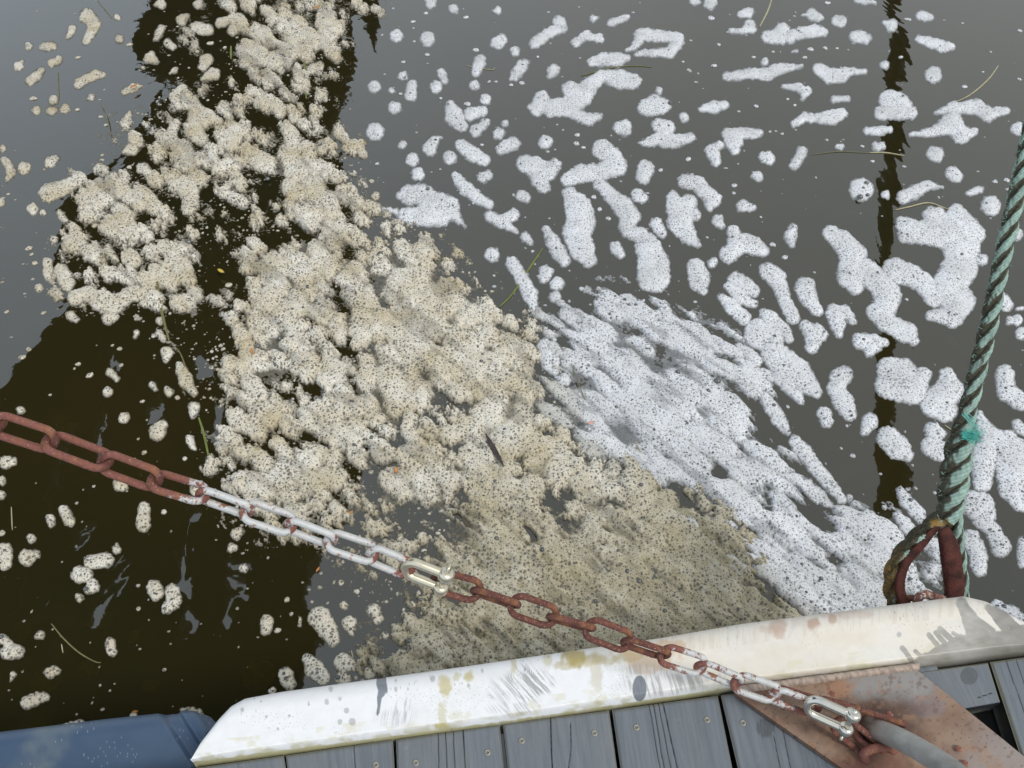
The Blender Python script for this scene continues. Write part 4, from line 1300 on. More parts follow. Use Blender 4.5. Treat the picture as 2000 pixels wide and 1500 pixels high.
# ------------------------------------------------------------------ foam: traced patches, each an island of its own on the water
# every patch is one or more chains of discs "x,y,r x,y,r | ..." in the zoomed tile it was measured in
TILES = {
 'A': (0, 0, .35, '''490,90,50 525,140,42 | 515,175,35 480,232,26; 405,160,27 378,208,16; 160,258,26; 250,265,30 290,258,30; 105,370,32 122,348,18; 290,355,28 325,335,28; 438,322,18;
170,450,34 205,425,26 232,392,24; 438,467,34 485,442,28 535,418,32 575,418,20; 185,550,23; 298,560,32; 205,618,32; 290,620,36; 365,610,34; 432,613,17; 508,545,26 485,555,12; 565,653,14; 598,698,16;
695,688,28 725,630,18; 695,515,26 745,490,26 790,480,14; 655,97,24; 665,220,28; 720,250,20; 895,22,34 868,28,18; 900,160,28 875,215,20; 940,245,34 970,265,20; 840,325,42 880,345,18 | 800,378,16; 975,390,22 950,408,12;
1015,110,36 1040,90,22; 1110,25,34; 1230,128,32 1285,110,30; 1330,115,48 1305,165,38; 1090,150,36 1155,165,40; 1175,240,22; 1258,267,15; 1100,290,14; 1150,335,40 1130,375,28; 1190,415,42 1130,440,20; 1735,395,32 1780,370,32; 1776,532,18; 1818,560,16; 1857,208,15;
20,830,24; 20,890,22 55,930,32; 135,940,42; 60,965,34 38,1010,16; 280,905,40 315,885,22 | 245,948,12; 570,867,12; 572,893,14; 545,945,34; 795,940,38; 845,855,16; 722,932,16;
270,1080,58 355,1050,48 400,1025,40 460,1005,28; 185,1168,38; 240,1188,24; 5,1130,28; 48,1085,12; 335,1190,24 358,1225,26; 303,1338,28; 360,1330,20; 385,1370,48 430,1310,36; 480,1230,11; 528,1260,20; 165,1388,20; 192,1468,20; 735,835,40 690,850,14 | 780,805,24; 980,690,30 950,760,44 910,780,40; 1160,990,20; 980,970,14;
980,540,44 1020,500,36; 1085,560,30 1100,640,55 1085,730,58 1130,780,40'''),
 'B': (650, 0, .35, '''545,12,38; 518,75,14; 675,52,33 690,70,16; 740,97,19; 918,60,26 895,62,10; 448,122,15; 450,158,8; 453,232,12; 355,200,43; 530,218,46; 523,307,19; 392,348,14; 230,485,40; 390,425,32 405,435,20; 328,505,24; 442,470,32 436,530,40; 378,525,14; 345,600,40; 237,735,54; 600,400,26 625,450,22; 577,485,40; 797,280,23; 825,335,38 800,405,30; 790,475,34; 873,457,13; 911,457,11; 600,550,13; 750,580,22; 850,555,37; 655,592,30 680,650,58 720,705,38; 765,640,44 840,622,32; 850,690,32 800,730,38; 962,690,25; 925,745,38; 1005,800,45 940,835,36; 920,238,44 940,222,36; 1265,125,42 1275,155,34 1200,190,34 1130,240,38; 1352,240,28 1410,200,30 1490,215,28; 1016,285,33;
1455,105,28 1485,100,12; 1555,128,26 1640,98,22; 1720,190,40 1930,212,36 | 1720,200,40 1680,265,26 1640,282,14 | 1700,300,22 1880,292,36 1925,240,38; 1440,345,28 1500,335,42 1590,333,44 1640,325,26; 1230,398,42 1210,430,20; 1060,370,40 1020,415,36 990,442,14 | 1085,352,20; 992,475,14; 1055,465,20; 1600,440,56 1680,455,48 | 1600,445,60 1500,420,38 1430,480,52 1400,535,52 | 1320,495,48 1400,540,52 1330,590,62 1220,605,56 | 1165,550,50 1140,605,52 | 1320,600,50 1380,655,34 1430,665,38 1480,650,30; 1188,795,46; 1142,318,12; 1625,715,50 1600,712,40; 1362,755,18; 1358,803,20; 1400,825,14; 830,810,13; 390,808,28;
540,830,46 560,790,30 598,765,16; 445,890,42; 653,880,42; 710,810,38 780,860,46 845,890,42; 475,970,42; 375,1090,26 430,1090,60 500,1080,56 560,1150,86 650,1150,64 | 400,1200,46 500,1210,58 610,1220,50 | 285,1162,16 350,1180,22 | 650,1180,50 735,1262,14; 840,990,38 865,975,34; 685,985,30 740,1050,42 800,1100,42 870,1140,32; 1055,1090,36 1080,1105,30;
1500,830,58 1560,880,60 1590,930,56 1490,960,52 1390,970,56 1310,1000,44 | 1490,1030,42 1550,1090,42 1620,1150,60 1660,1210,58 1640,1260,50; 1070,910,52 1130,930,60 1200,960,55 1240,920,40 | 1150,1000,55 1180,1050,38; 1320,1080,45 1370,1160,80 1390,1230,80 1360,1300,80 1390,1390,75 1430,1450,50; 1745,945,54 1735,985,48; 1830,950,17; 1700,1090,42 1730,1105,30; 1805,1255,42 1835,1300,34; 1575,1380,36 1605,1420,32; 1485,1170,18; 1537,1220,18; 1455,1100,18;
875,1205,34 940,1240,40 1010,1200,38 | 960,1250,36 1020,1290,20; 1075,1320,34 1100,1350,22; 1190,1280,26 1225,1345,42 1255,1400,46 1290,1450,42; 1640,1290,40 1720,1310,50 1760,1380,76 1790,1470,90 1790,1540,100; 1750,600,54 1840,590,50 1790,560,40; 1822,510,26; 1960,655,30; 1820,700,46 1870,710,42 1840,770,46 1770,790,32 1710,798,14 | 1840,780,46 1910,790,40 1990,770,36; 1240,835,8; 250,915,14; 240,1095,30; 215,1012,18; 100,972,12; 600,945,9; 1285,725,8; 520,1340,32'''),
 'C': (1300, 0, .35, '''250,18,42; 165,0,36; 258,100,24; 465,70,38 425,80,28; 470,150,44 430,175,22 365,170,16; 650,160,44 640,200,56 570,205,38 | 690,210,44 750,185,36 830,172,40 885,180,28; 820,85,40 855,95,28 770,82,14; 980,122,36 955,115,30; 905,17,18; 1110,8,26 1060,5,14 1165,16,16; 1090,205,42 1060,205,38 1120,218,34; 1258,142,42 1215,125,16; 1352,110,20; 1430,88,36 1470,98,30; 1410,215,22 1470,235,34 1550,262,38 1600,262,22; 1225,363,28 1205,363,22; 1495,418,54; 1310,320,15; 1668,485,18; 1770,403,10; 340,430,30 460,412,34 560,415,42 640,385,38 760,370,16; 552,345,26; 855,385,36 920,425,48 980,420,46 1030,398,28 1110,402,20; 660,485,20 750,490,28 785,510,30 760,555,14; 945,555,26 1015,550,22;
715,690,26 780,655,32 860,662,34 930,655,44 985,630,36; 200,608,22 275,600,42 335,585,26; 505,593,16; 408,622,9; 100,652,26; 1250,560,66 1300,590,76 | 1200,630,42 1370,630,42; 1125,730,26 1190,732,28 1250,722,22; 1178,820,34 1205,815,26; 1097,818,13; 968,822,24 990,815,16; 1510,630,20 1600,600,36 1740,600,46 1800,640,44 1900,615,26 | 1365,752,16 1480,740,32 1600,690,66 1650,755,50 1720,735,30; 1510,862,50 1490,855,42; 1600,965,42 1622,985,40; 380,785,58 350,750,40 440,745,34 520,745,28 | 390,840,30 | 300,810,30 260,840,42 280,900,36; 570,882,44 550,878,34; 760,845,34 740,890,34 715,925,32; 512,985,38 490,982,24; 126,890,20; 1092,1058,72; 1228,1090,28; 1330,1100,44 1390,1070,44 1465,1035,30 1545,1045,12; 1690,1078,22 1755,1058,28; 1835,1013,18; 1905,1008,20; 1915,1060,18; 1815,1148,62; 1965,715,42;
110,1010,46 170,1020,48 230,1080,44 275,1110,42 245,1150,34; 40,1100,40 60,1160,60 130,1130,48 80,1240,76 120,1310,54 180,1365,24 | 160,1200,40; 430,1150,40 480,1158,30; 382,1036,20; 380,1078,13; 290,1230,38 310,1260,26; 380,1290,40 400,1370,56 350,1420,56 | 500,1380,56 545,1400,38 | 400,1340,50 500,1370,50; 595,1367,20; 712,1270,28 695,1320,38 705,1370,22; 665,1440,17; 920,1300,46 990,1350,66 1050,1430,80 1020,1540,70 1060,1600,50 | 1100,1500,70 1180,1570,70 1240,1650,78 1220,1740,66 1160,1740,44 1230,1800,56 1350,1860,60 1385,1905,32 | 1230,1790,60; 1480,1200,50 1520,1190,45 | 1620,1190,54 1700,1280,64 1740,1310,50 | 1330,1250,50 1400,1290,60 1500,1290,90 1600,1290,120 | 1330,1320,40 1450,1310,60 | 1650,1380,110 | 1640,1500,110 1560,1620,90 1640,1680,90 1600,1760,70 1480,1760,34 | 1760,1450,40; 1280,1510,76 1370,1540,66 1440,1580,60 1500,1660,60; 170,1490,56 190,1560,66 210,1620,30; 262,1465,32; 580,1520,56 620,1560,56 660,1640,40; 1960,1310,40; 1960,1790,36; 345,180,9; 140,228,10; 730,285,16 705,290,8; 812,275,22; 890,270,18; 775,320,16; 270,367,18; 130,390,14; 490,320,14; 955,270,10; 600,290,12; 97,345,11; 1155,902,14; 615,733,10; 650,747,11; 720,588,12; 680,555,12; 1555,115,9; 1655,130,9; 1975,172,16; 1975,443,14; 530,1212,10; 840,992,9; 1018,278,8; 300,250,14'''),
 'F': (1300, 487, .35, '''390,170,50 440,205,56 495,235,38; 350,205,30 420,265,44 490,305,28; 545,355,30 590,390,46 650,440,40 690,500,30; 565,120,50 625,155,46 640,220,44 665,290,38 710,380,44; 310,265,24 370,320,46 440,385,44; 520,470,90 600,470,60 600,580,76 660,640,90 740,690,80 800,760,56 840,800,36 | 640,700,60 720,790,44 755,850,26; 455,580,40 505,620,40 410,545,26; 780,215,66 800,280,50 850,345,36; 940,355,56 960,420,46 970,480,26 | 1000,350,40 1050,405,24; 780,430,40 830,470,60 820,540,46 | 885,475,26 880,500,20; 1080,510,50 1160,525,56 1140,570,38 | 1220,520,30; 970,710,56 1000,700,50 950,780,52 990,850,62 1030,920,42; 885,920,46 895,960,42; 1010,985,12; 1240,660,66 1320,690,86 1240,760,76 1380,780,90 1440,700,50; 1570,700,46 1580,790,86 1500,860,84 1560,900,70; 1300,810,50; 1140,965,54 1110,1015,32; 1240,1050,68 1300,1110,70 1350,1150,40; 1490,1010,54 1530,1030,40; 1480,1100,62 1540,1130,60; 545,820,36 590,880,44 640,960,40 680,1020,22; 720,1070,38 770,1130,48 830,1210,44 900,1290,42 980,1390,34; 715,1265,24 780,1315,42 850,1390,36; 665,45,20; 605,1222,16; 1040,1150,16; 680,880,14; 165,293,12; 1310,1335,18 1350,1400,32 1420,1470,36; 1220,1440,17; 1890,700,60 1900,790,56 1980,850,56; 1750,920,24 1780,1000,46 1840,1060,60 1900,1120,90; 1960,980,36 1998,1010,36; 1910,1060,60 1950,1180,130 1940,1320,90 1998,1380,90; 1790,1130,80 1770,1220,70 1770,1300,60; 1700,1390,50 1760,1430,80 1800,1480,50; 1840,250,50 1900,310,44; 1920,400,32; 1990,470,40; 1960,335,12 1990,330,14; 830,128,9; 1333,1017,9; 1455,260,8; 1345,280,12; 1395,1332,12; 1805,965,10; 980,1110,10; 1920,655,12; 1500,1360,12'''),
 'E': (650, 487, .35, '''890,30,46; 1000,75,40 1050,150,44 1100,250,46 1120,330,26; 1190,130,46 1180,160,34; 1250,195,46; 1240,265,40; 1390,222,18; 1490,300,38 1520,350,40; 1640,310,66 1700,400,50; 1300,360,46 1380,410,50 1450,440,50; 1180,540,46 1210,620,60 1240,680,36; 1290,730,44; 1235,418,14; 900,148,11; 900,208,14; 848,235,12; 1730,288,14; 1865,320,14 1895,355,12; 1320,290,10; 1320,120,8; 1115,12,12; 1235,505,16; 660,165,20; 1395,440,30'''),
 'D': (0, 487, .35, '''605,385,42 645,375,26; 395,370,34 425,395,22; 897,400,30; 805,300,30; 762,465,20 755,490,14; 627,537,11; 667,555,15; 857,485,16; 262,70,30 270,150,34; 340,120,46 375,190,50; 220,215,28; 245,355,16; 38,350,15; 160,558,16; 125,605,20; 420,270,50 500,240,40 560,290,60 640,310,54 720,255,46 755,265,34; 930,575,42 925,620,20; 1005,650,30 1035,730,44 1085,800,24; 1080,880,36 1080,925,24; 437,640,17; 500,705,22; 618,690,30 648,720,22; 598,795,34; 282,812,12; 850,755,24 865,780,18; 945,798,30 930,780,20; 115,900,28; 692,940,34; 880,1020,52 905,980,34; 1060,1060,32 1080,1110,18; 1032,1170,18; 808,1132,18; 35,1190,44 70,1185,30; 8,1290,30; 10,1370,26; 675,1310,48; 430,1415,9; 175,30,14; 795,850,14; 990,830,20; 750,1170,12; 1480,990,12; 1180,660,16; 1220,670,16; 1245,558,14; 1180,570,14; 1278,200,22'''),
 'G': (0, 780, .25, '''395,935,44 400,975,34; 500,870,50 545,950,52; 1125,855,56 1120,980,62; 1282,878,26; 1850,1050,54 1880,1030,36; 1815,1160,44; 1905,1320,42; 18,1045,28; 40,1180,66 40,1280,60; 245,1090,40; 210,1235,72 280,1210,44; 710,1270,62 830,1255,66; 620,1370,72 670,1370,62; 720,1460,66 690,1490,40; 620,1550,40; 910,1170,40; 1210,1470,66 1220,1520,60; 1350,1500,66 1360,1580,60 1300,1640,44; 1530,705,56; 600,808,16; 120,1000,8; 595,1150,14; 650,705,10; 485,1270,10; 1080,310,14; 735,680,16; 280,655,8; 1700,985,10'''),
 'H': (0, 1125, .25, '''1085,255,20; 860,520,44 870,590,46; 1092,575,14; 320,462,40 290,475,30; 20,490,44 70,540,40 60,600,60 140,590,62; 100,775,34 85,810,20; 210,990,56 290,955,50 350,940,40; 390,755,52 430,740,44; 805,1040,18; 1045,1095,36; 640,1150,36 560,1165,30 500,1170,20; 1480,1060,40 1560,1080,36 1420,1045,24; 175,745,12; 780,855,14; 860,895,12; 600,1080,12; 705,520,9; 1350,1020,7; 730,950,7; 1160,345,10; 185,355,14'''),
 'I': (450, 1125, .25, '''285,360,58 275,420,50; 372,425,28; 445,190,28; 475,295,20; 545,330,16 540,385,18; 430,770,62 460,840,60; 330,905,40; 610,650,52 660,730,80 720,790,70; 700,330,100 760,420,80 800,500,60; 925,370,64 940,440,40; 890,680,90 960,700,50; 880,810,70; 1090,760,56; 870,50,28; 885,230,40; 1120,270,66 1150,330,50; 1280,640,40 1270,740,50; 1420,230,34; 1210,460,34; 1400,460,50; 1380,620,26; 1440,700,22; 440,495,10; 565,50,14; 760,210,14; 700,90,20; 640,200,18'''),
 'J': (1650, 800, .28, '''375,560,24 420,640,48 490,710,46 550,780,40; 170,750,50 240,840,60 300,910,60; 360,740,36 420,800,50 480,870,50; 880,680,76 950,760,66 1030,840,60 1090,960,76; 1240,920,46 1245,1060,50; 880,900,70 930,1010,66 940,1110,60; 1060,1370,50 1150,1440,80 1240,1500,60; 275,685,22; 58,320,20; 440,555,16; 30,620,30; 640,980,60'''),
}


def parse():
    out = []
    for key, (ox, oy, sc, txt) in TILES.items():
        for item in txt.replace('\n', ' ').split(';'):
            chains = []
            for ch in item.split('|'):
                c = [tuple(float(v) for v in t.split(',')) for t in ch.split()]
                if c: chains.append([(ox + x * sc, oy + y * sc, r * sc) for x, y, r in c])
            if chains: out.append(chains)
    return out


def chain_field(px, py, chains):
    d = np.full(px.shape, -1e3)
    for c in chains:
        if len(c) == 1: c = [c[0], (c[0][0] + .01, c[0][1], c[0][2])]
        for (x0, y0, r0), (x1, y1, r1) in zip(c[:-1], c[1:]):
            ex, ey = x1 - x0, y1 - y0
            t = np.clip(((px - x0) * ex + (py - y0) * ey) / (ex * ex + ey * ey + 1e-9), 0, 1)
            dd = (r0 + (r1 - r0) * t) - np.hypot(px - x0 - t * ex, py - y0 - t * ey)
            k = 2.5
            m = np.maximum(d, dd)
            d = m + k * np.exp(-np.abs(d - dd) / k) * .35
    return d


def grid_mesh(name, X, Y, Z, F, mat, margin=-1.6, age=None, thin=None):
    n, m = X.shape
    Q = grid_faces(n, m)
    f = F.ravel()[Q]
    keep = (f > 0).any(1) | (f > margin).all(1)
    Q = Q[keep]
    if not len(Q): return None
    used, inv = np.unique(Q, return_inverse=True)
    V = np.stack([X.ravel(), Y.ravel(), Z.ravel()], 1)[used]
    return mesh_np(name, V, inv.reshape(Q.shape)[:, ::-1], mat, attr={k: v.ravel()[used] for k, v in (('age', age), ('thin', thin)) if v is not None})


def foam_height(F, px, py, X, Y, R_, seed, flat=1.0):
    """F in pixels from the outline, X/Y metres"""
    A = np.minimum(0.0042 + 0.00045 * R_, 0.015) * flat
    w = max(3.0, min(R_ * .6, 15))
    b1 = 1 - worley(X / .022, Y / .022, seed) ** 2 * 1.1
    b2 = 1 - worley(X / .009, Y / .009, seed + 5) ** 2 * 1.2
    prof = 1 - np.exp(-np.maximum(F, 0) / w)
    prof = 1 - np.exp(-np.maximum(F - 1.1, 0) / w)
    z = A * prof * (.72 + .28 * b1 + .10 * b2)
    return np.where(F > 0, z + .0003, -0.0006 * (-F) - .0001)


patches = parse()
info = []


def cream_at(x, y):
    """the brownish foam fills the left of a line running down to the right"""
    e = np.interp(y, [-100, 190, 330, 600, 850, 1200, 1400], [700, 690, 705, 1010, 1075, 1540, 1700])
    return x < e


def build_patch(ch, idx):
    cs = np.array([c for k in ch for c in k])
    x0, x1 = (cs[:, 0] - cs[:, 2]).min() - 6, (cs[:, 0] + cs[:, 2]).max() + 6
    y0, y1 = (cs[:, 1] - cs[:, 2]).min() - 6, (cs[:, 1] + cs[:, 2]).max() + 6
    cor = on_plane(np.array([x0, x1, x0, x1]), np.array([y0, y0, y1, y1]), 0.0)
    cx, cy = cs[:, 0].mean(), cs[:, 1].mean()
    _, _, dep = project(*on_plane(cx, cy)[:2])
    small = cs[:, 2].max() < 9
    cell = dep * (1.5 if small else 2.2) / F_PX
    gx = np.arange(cor[:, 0].min(), cor[:, 0].max() + cell, cell)
    gy = np.arange(cor[:, 1].min(), cor[:, 1].max() + cell, cell)
    X, Y = np.meshgrid(gx, gy, indexing='ij')
    px, py, _ = project(X, Y, 0.0)
    F = chain_field(px, py, ch)
    Rm = cs[:, 2].max()
    k = min(1, Rm / 10)
    F = F + k * (3.4 * (fbm(px / 13, py / 13, idx % 50, 3) - .5) + 5.6 * (fbm(px / 6, py / 6, 7 + idx % 40, 2) - .5) - .3)
    cream = bool(cream_at(cx, cy))
    Z = foam_height(F, px, py, X, Y, Rm, idx % 91)
    o = grid_mesh('foam_patch', X, Y, Z, F, FOAM_CREAM if cream else FOAM_WHITE, thin=.8 * (1 - sstep(.2, 2.6, F)) + .35 * (1 - sstep(2, 9, F)) * sstep(.45, .6, fbm(px / 20, py / 20, 55)))
    if o is None: return
    c0 = on_plane(cx, cy)
    origin_to(o, (c0[0], c0[1], 0))
    info.append((o, cx, cy, cs, cream, len(ch)))


def extent(ch):
    cs = np.array([c for k in ch for c in k])
    return np.hypot(np.ptp(cs[:, 0]), np.ptp(cs[:, 1])) + 2 * cs[:, 2].max()


patches.sort(key=lambda c: -extent(c))
for i, ch in enumerate(patches[:285]):
    build_patch(ch, i)
small_patches = patches[285:]

# --- words for each patch
def rope_x(y): return np.interp(y, [280, 840, 1000], [2003, 1882, 1855])


def chain_y(x): return np.interp(x, [0, 400, 800, 1300], [835, 968, 1110, 1275])


def region(x, y, cream):
    if y > 1380 and x < 480: return 'touching the blue float'
    if x < 1400 and y > chain_y(x) + 10:
        return 'in dark water below the chain' if x < 580 else 'near the white fender'
    if x < 470 and y > 600: return 'in dark water above the chain'
    if cream:
        if x < 290 and y < 340: return 'on the grey water at top left'
        if x < 290: return 'left of the brownish foam raft'
        if y < 250: return 'over the dark reflection at the top'
        return 'on the brownish foam raft'
    if x > rope_x(y) + 8: return 'right of the green rope'
    if x > 1748: return 'between pole reflection and green rope'
    if x > 1690: return 'touching dark pole reflection'
    if x > 1370: return ('upper left of pole reflection' if y < 300 else 'mid-left of pole reflection' if y < 600 else 'lower left of pole reflection')
    if x > 1010: return ('on grey water, upper middle' if y < 300 else 'above the dense white raft')
    return 'beside the rippled dark reflection' if y < 330 else 'along the border of the brownish raft'


groups = {}
for o, cx, cy, cs, cream, nb in info:
    r = cs[:, 2].max()
    ext = np.hypot(np.ptp(cs[:, 0]), np.ptp(cs[:, 1])) + 2 * r
    size = 'tiny' if ext < 13 else 'small' if ext < 26 else 'medium' if ext < 52 else 'large' if ext < 95 else 'sprawling'
    asp = ext / (2 * r)
    shape = 'lobed' if nb > 1 else 'round' if asp < 1.15 else 'oval' if asp < 1.7 else 'long'
    key = (size, shape, 'cream' if cream else 'white', region(cx, cy, cream))
    groups.setdefault(key, []).append((cy, cx, o))
ORD = ['topmost', 'second', 'third', 'fourth', 'fifth', 'sixth', 'seventh', 'eighth', 'ninth', 'tenth', 'eleventh', 'twelfth', 'thirteenth', 'fourteenth', 'fifteenth']
for key, L in groups.items():
    L.sort(key=lambda t: t[0])
    for i, (cy, cx, o) in enumerate(L):
        s, sh, col, reg = key
        if len(L) == 1: lab = f'{s} {sh} {col} foam patch {reg}'
        elif i == 0: lab = f'{s} {sh} {col} foam patch {reg}, topmost'
        elif i == len(L) - 1: lab = f'{s} {sh} {col} foam patch {reg}, lowest'
        else: lab = f'{s} {sh} {col} foam patch {reg}, {ORD[min(i, 14)]} from top'
        tag(o, lab, 'foam patch', 'foam patches drifting on the water')

# ------------------------------------------------------------------ the two continuous rafts of foam, by a coverage chart of 50 px squares
def chart(rows):
    G_ = np.zeros((32, 44))
    for y, line in rows.items():
        for it in line.split():
            c, v = it.split(':')
            for j, ch in enumerate(v): G_[y // 50, int(c) + j] = int(ch) / 9.0
    return G_


CREAM = chart({
 0: '7:03578773', 50: '6:234577830', 100: '6:12246752', 150: '5:23565653', 200: '4:145545565', 250: '4:2566566775', 300: '4:346787888 13:3', 350: '3:7766757889 13:5',
 400: '3:686456355 12:8 13:7 14:3', 450: '2:267667445 11:8 12:8 13:6 14:5 15:6 16:4', 500: '2:3545673 9:3 10:78 12:8 13:8 14:8 15:88 17:6', 550: '2:2345664 9:4 10:79 12:8 13:6 14:7 15:999 18:6 19:2',
 600: '6:22148877 14:88988 19:6 20:5', 650: '6:122787567 15:87 17:7 18:877', 700: '7:248875698 16:88 18:99 20:8', 750: '7:2377558 14:88856 19:88 21:2', 800: '8:454467778 17:7 18:6 19:99 21:6',
 850: '8:35567756 16:75899 21:96', 900: '8:466776478 17:8 18:888 21:998 24:7 25:4', 950: '8:257766588 17:8 18:99 20:88 22:99 24:9 25:97 27:3', 1000: '9:234555666 18:89 20:87 22:799 25:99 27:8 28:4',
 1050: '12:23455 17:68 19:99 21:999 24:999 27:98 29:3', 1100: '13:23346 18:89 20:99 22:999 25:999 28:9 29:6', 1150: '14:3455 18:79 20:99 22:999 25:999 28:99 30:6', 1200: '14:3456 18:79 20:99 22:999 25:999 28:99 30:93',
 1250: '14:3456 18:78 20:88 22:999 25:999 28:99', 1300: '14:4556 18:78 20:88 22:999 25:99', 1350: '14:345'})
WHITE = chart({
 550: '23:35 25:2', 600: '21:3 22:788 25:667 28:3', 650: '21:4 22:699 25:999 28:5', 700: '21:5 22:899 25:999 28:73', 750: '21:4 22:999 25:999 28:85', 800: '22:899 25:999 28:96', 850: '22:499 25:999 28:97 30:2',
 900: '23:24 25:789 28:99 30:5', 950: '25:3489 29:98 31:3', 1000: '26:2489 30:9 31:7 32:5 33:6 34:6 35:3', 1050: '28:379 31:8 32:68 34:7 35:5 36:6', 1100: '29:38 31:999 34:88 36:7', 1150: '30:49 32:999 35:87 37:3', 1200: '31:79 33:999', 1250: '31:9 32:99'})
WHITE[:, 37:] = 0
CREAM[22:28, 12:18] = np.minimum(1, CREAM[22:28, 12:18] * 1.25)
CREAM[:5] = np.where(CREAM[:5] > 0, np.maximum(.08, CREAM[:5] - .13), 0)
HOLES_C = [(866, 812, 46, 24, .8), (776, 857, 30, 30, .8), (901, 868, 22, 15, .8), (1016, 897, 13, 36, 1), (896, 975, 20, 36, 1), (803, 1010, 38, 30, 1), (1083, 982, 36, 42, 1.1), (1191, 985, 22, 15, .9),
           (1066, 850, 14, 14, .8), (1036, 1047, 12, 26, .9), (1181, 1057, 12, 26, .8), (1341, 982, 20, 14, .9), (690, 1150, 60, 50, .7), (780, 1160, 40, 34, .5), (660, 1240, 40, 22, .6), (742, 1250, 22, 40, .7), (830, 1180, 30, 26, .5),
           (520, 372, 20, 42, .9), (402, 402, 20, 60, .8), (560, 458, 60, 14, .8), (405, 512, 20, 44, .8), (432, 530, 32, 36, .9), (395, 660, 34, 100, .6), (597, 650, 20, 20, .8), (652, 562, 26, 16, .8), (612, 772, 30, 20, .6),
           (820, 700, 20, 14, .6), (745, 600, 16, 12, .6), (420, 130, 24, 70, .6), (330, 150, 60, 40, .5), (720, 905, 10, 60, .6), (620, 860, 40, 30, .4), (940, 640, 40, 14, .5), (690, 760, 14, 40, .4)]
HOLES_W = [(1400, 922, 28, 24, 1.1), (1247, 796, 16, 8, .8), (1470, 1036, 20, 14, .8), (1385, 862, 16, 10, .5), (1500, 985, 12, 30, .6), (1290, 690, 10, 20, .5), (1240, 650, 18, 6, .4), (1180, 880, 12, 30, .5)]


def cover(G_, px, py):
    gx = np.clip(px / 50 - .5, 0, 42.99)
    gy = np.clip(py / 50 - .5, 0, 30.99)
    i, j = gy.astype(int), gx.astype(int)
    fy, fx = gy - i, gx - j
    return (G_[i, j] * (1 - fx) + G_[i, j + 1] * fx) * (1 - fy) + (G_[i + 1, j] * (1 - fx) + G_[i + 1, j + 1] * fx) * fy


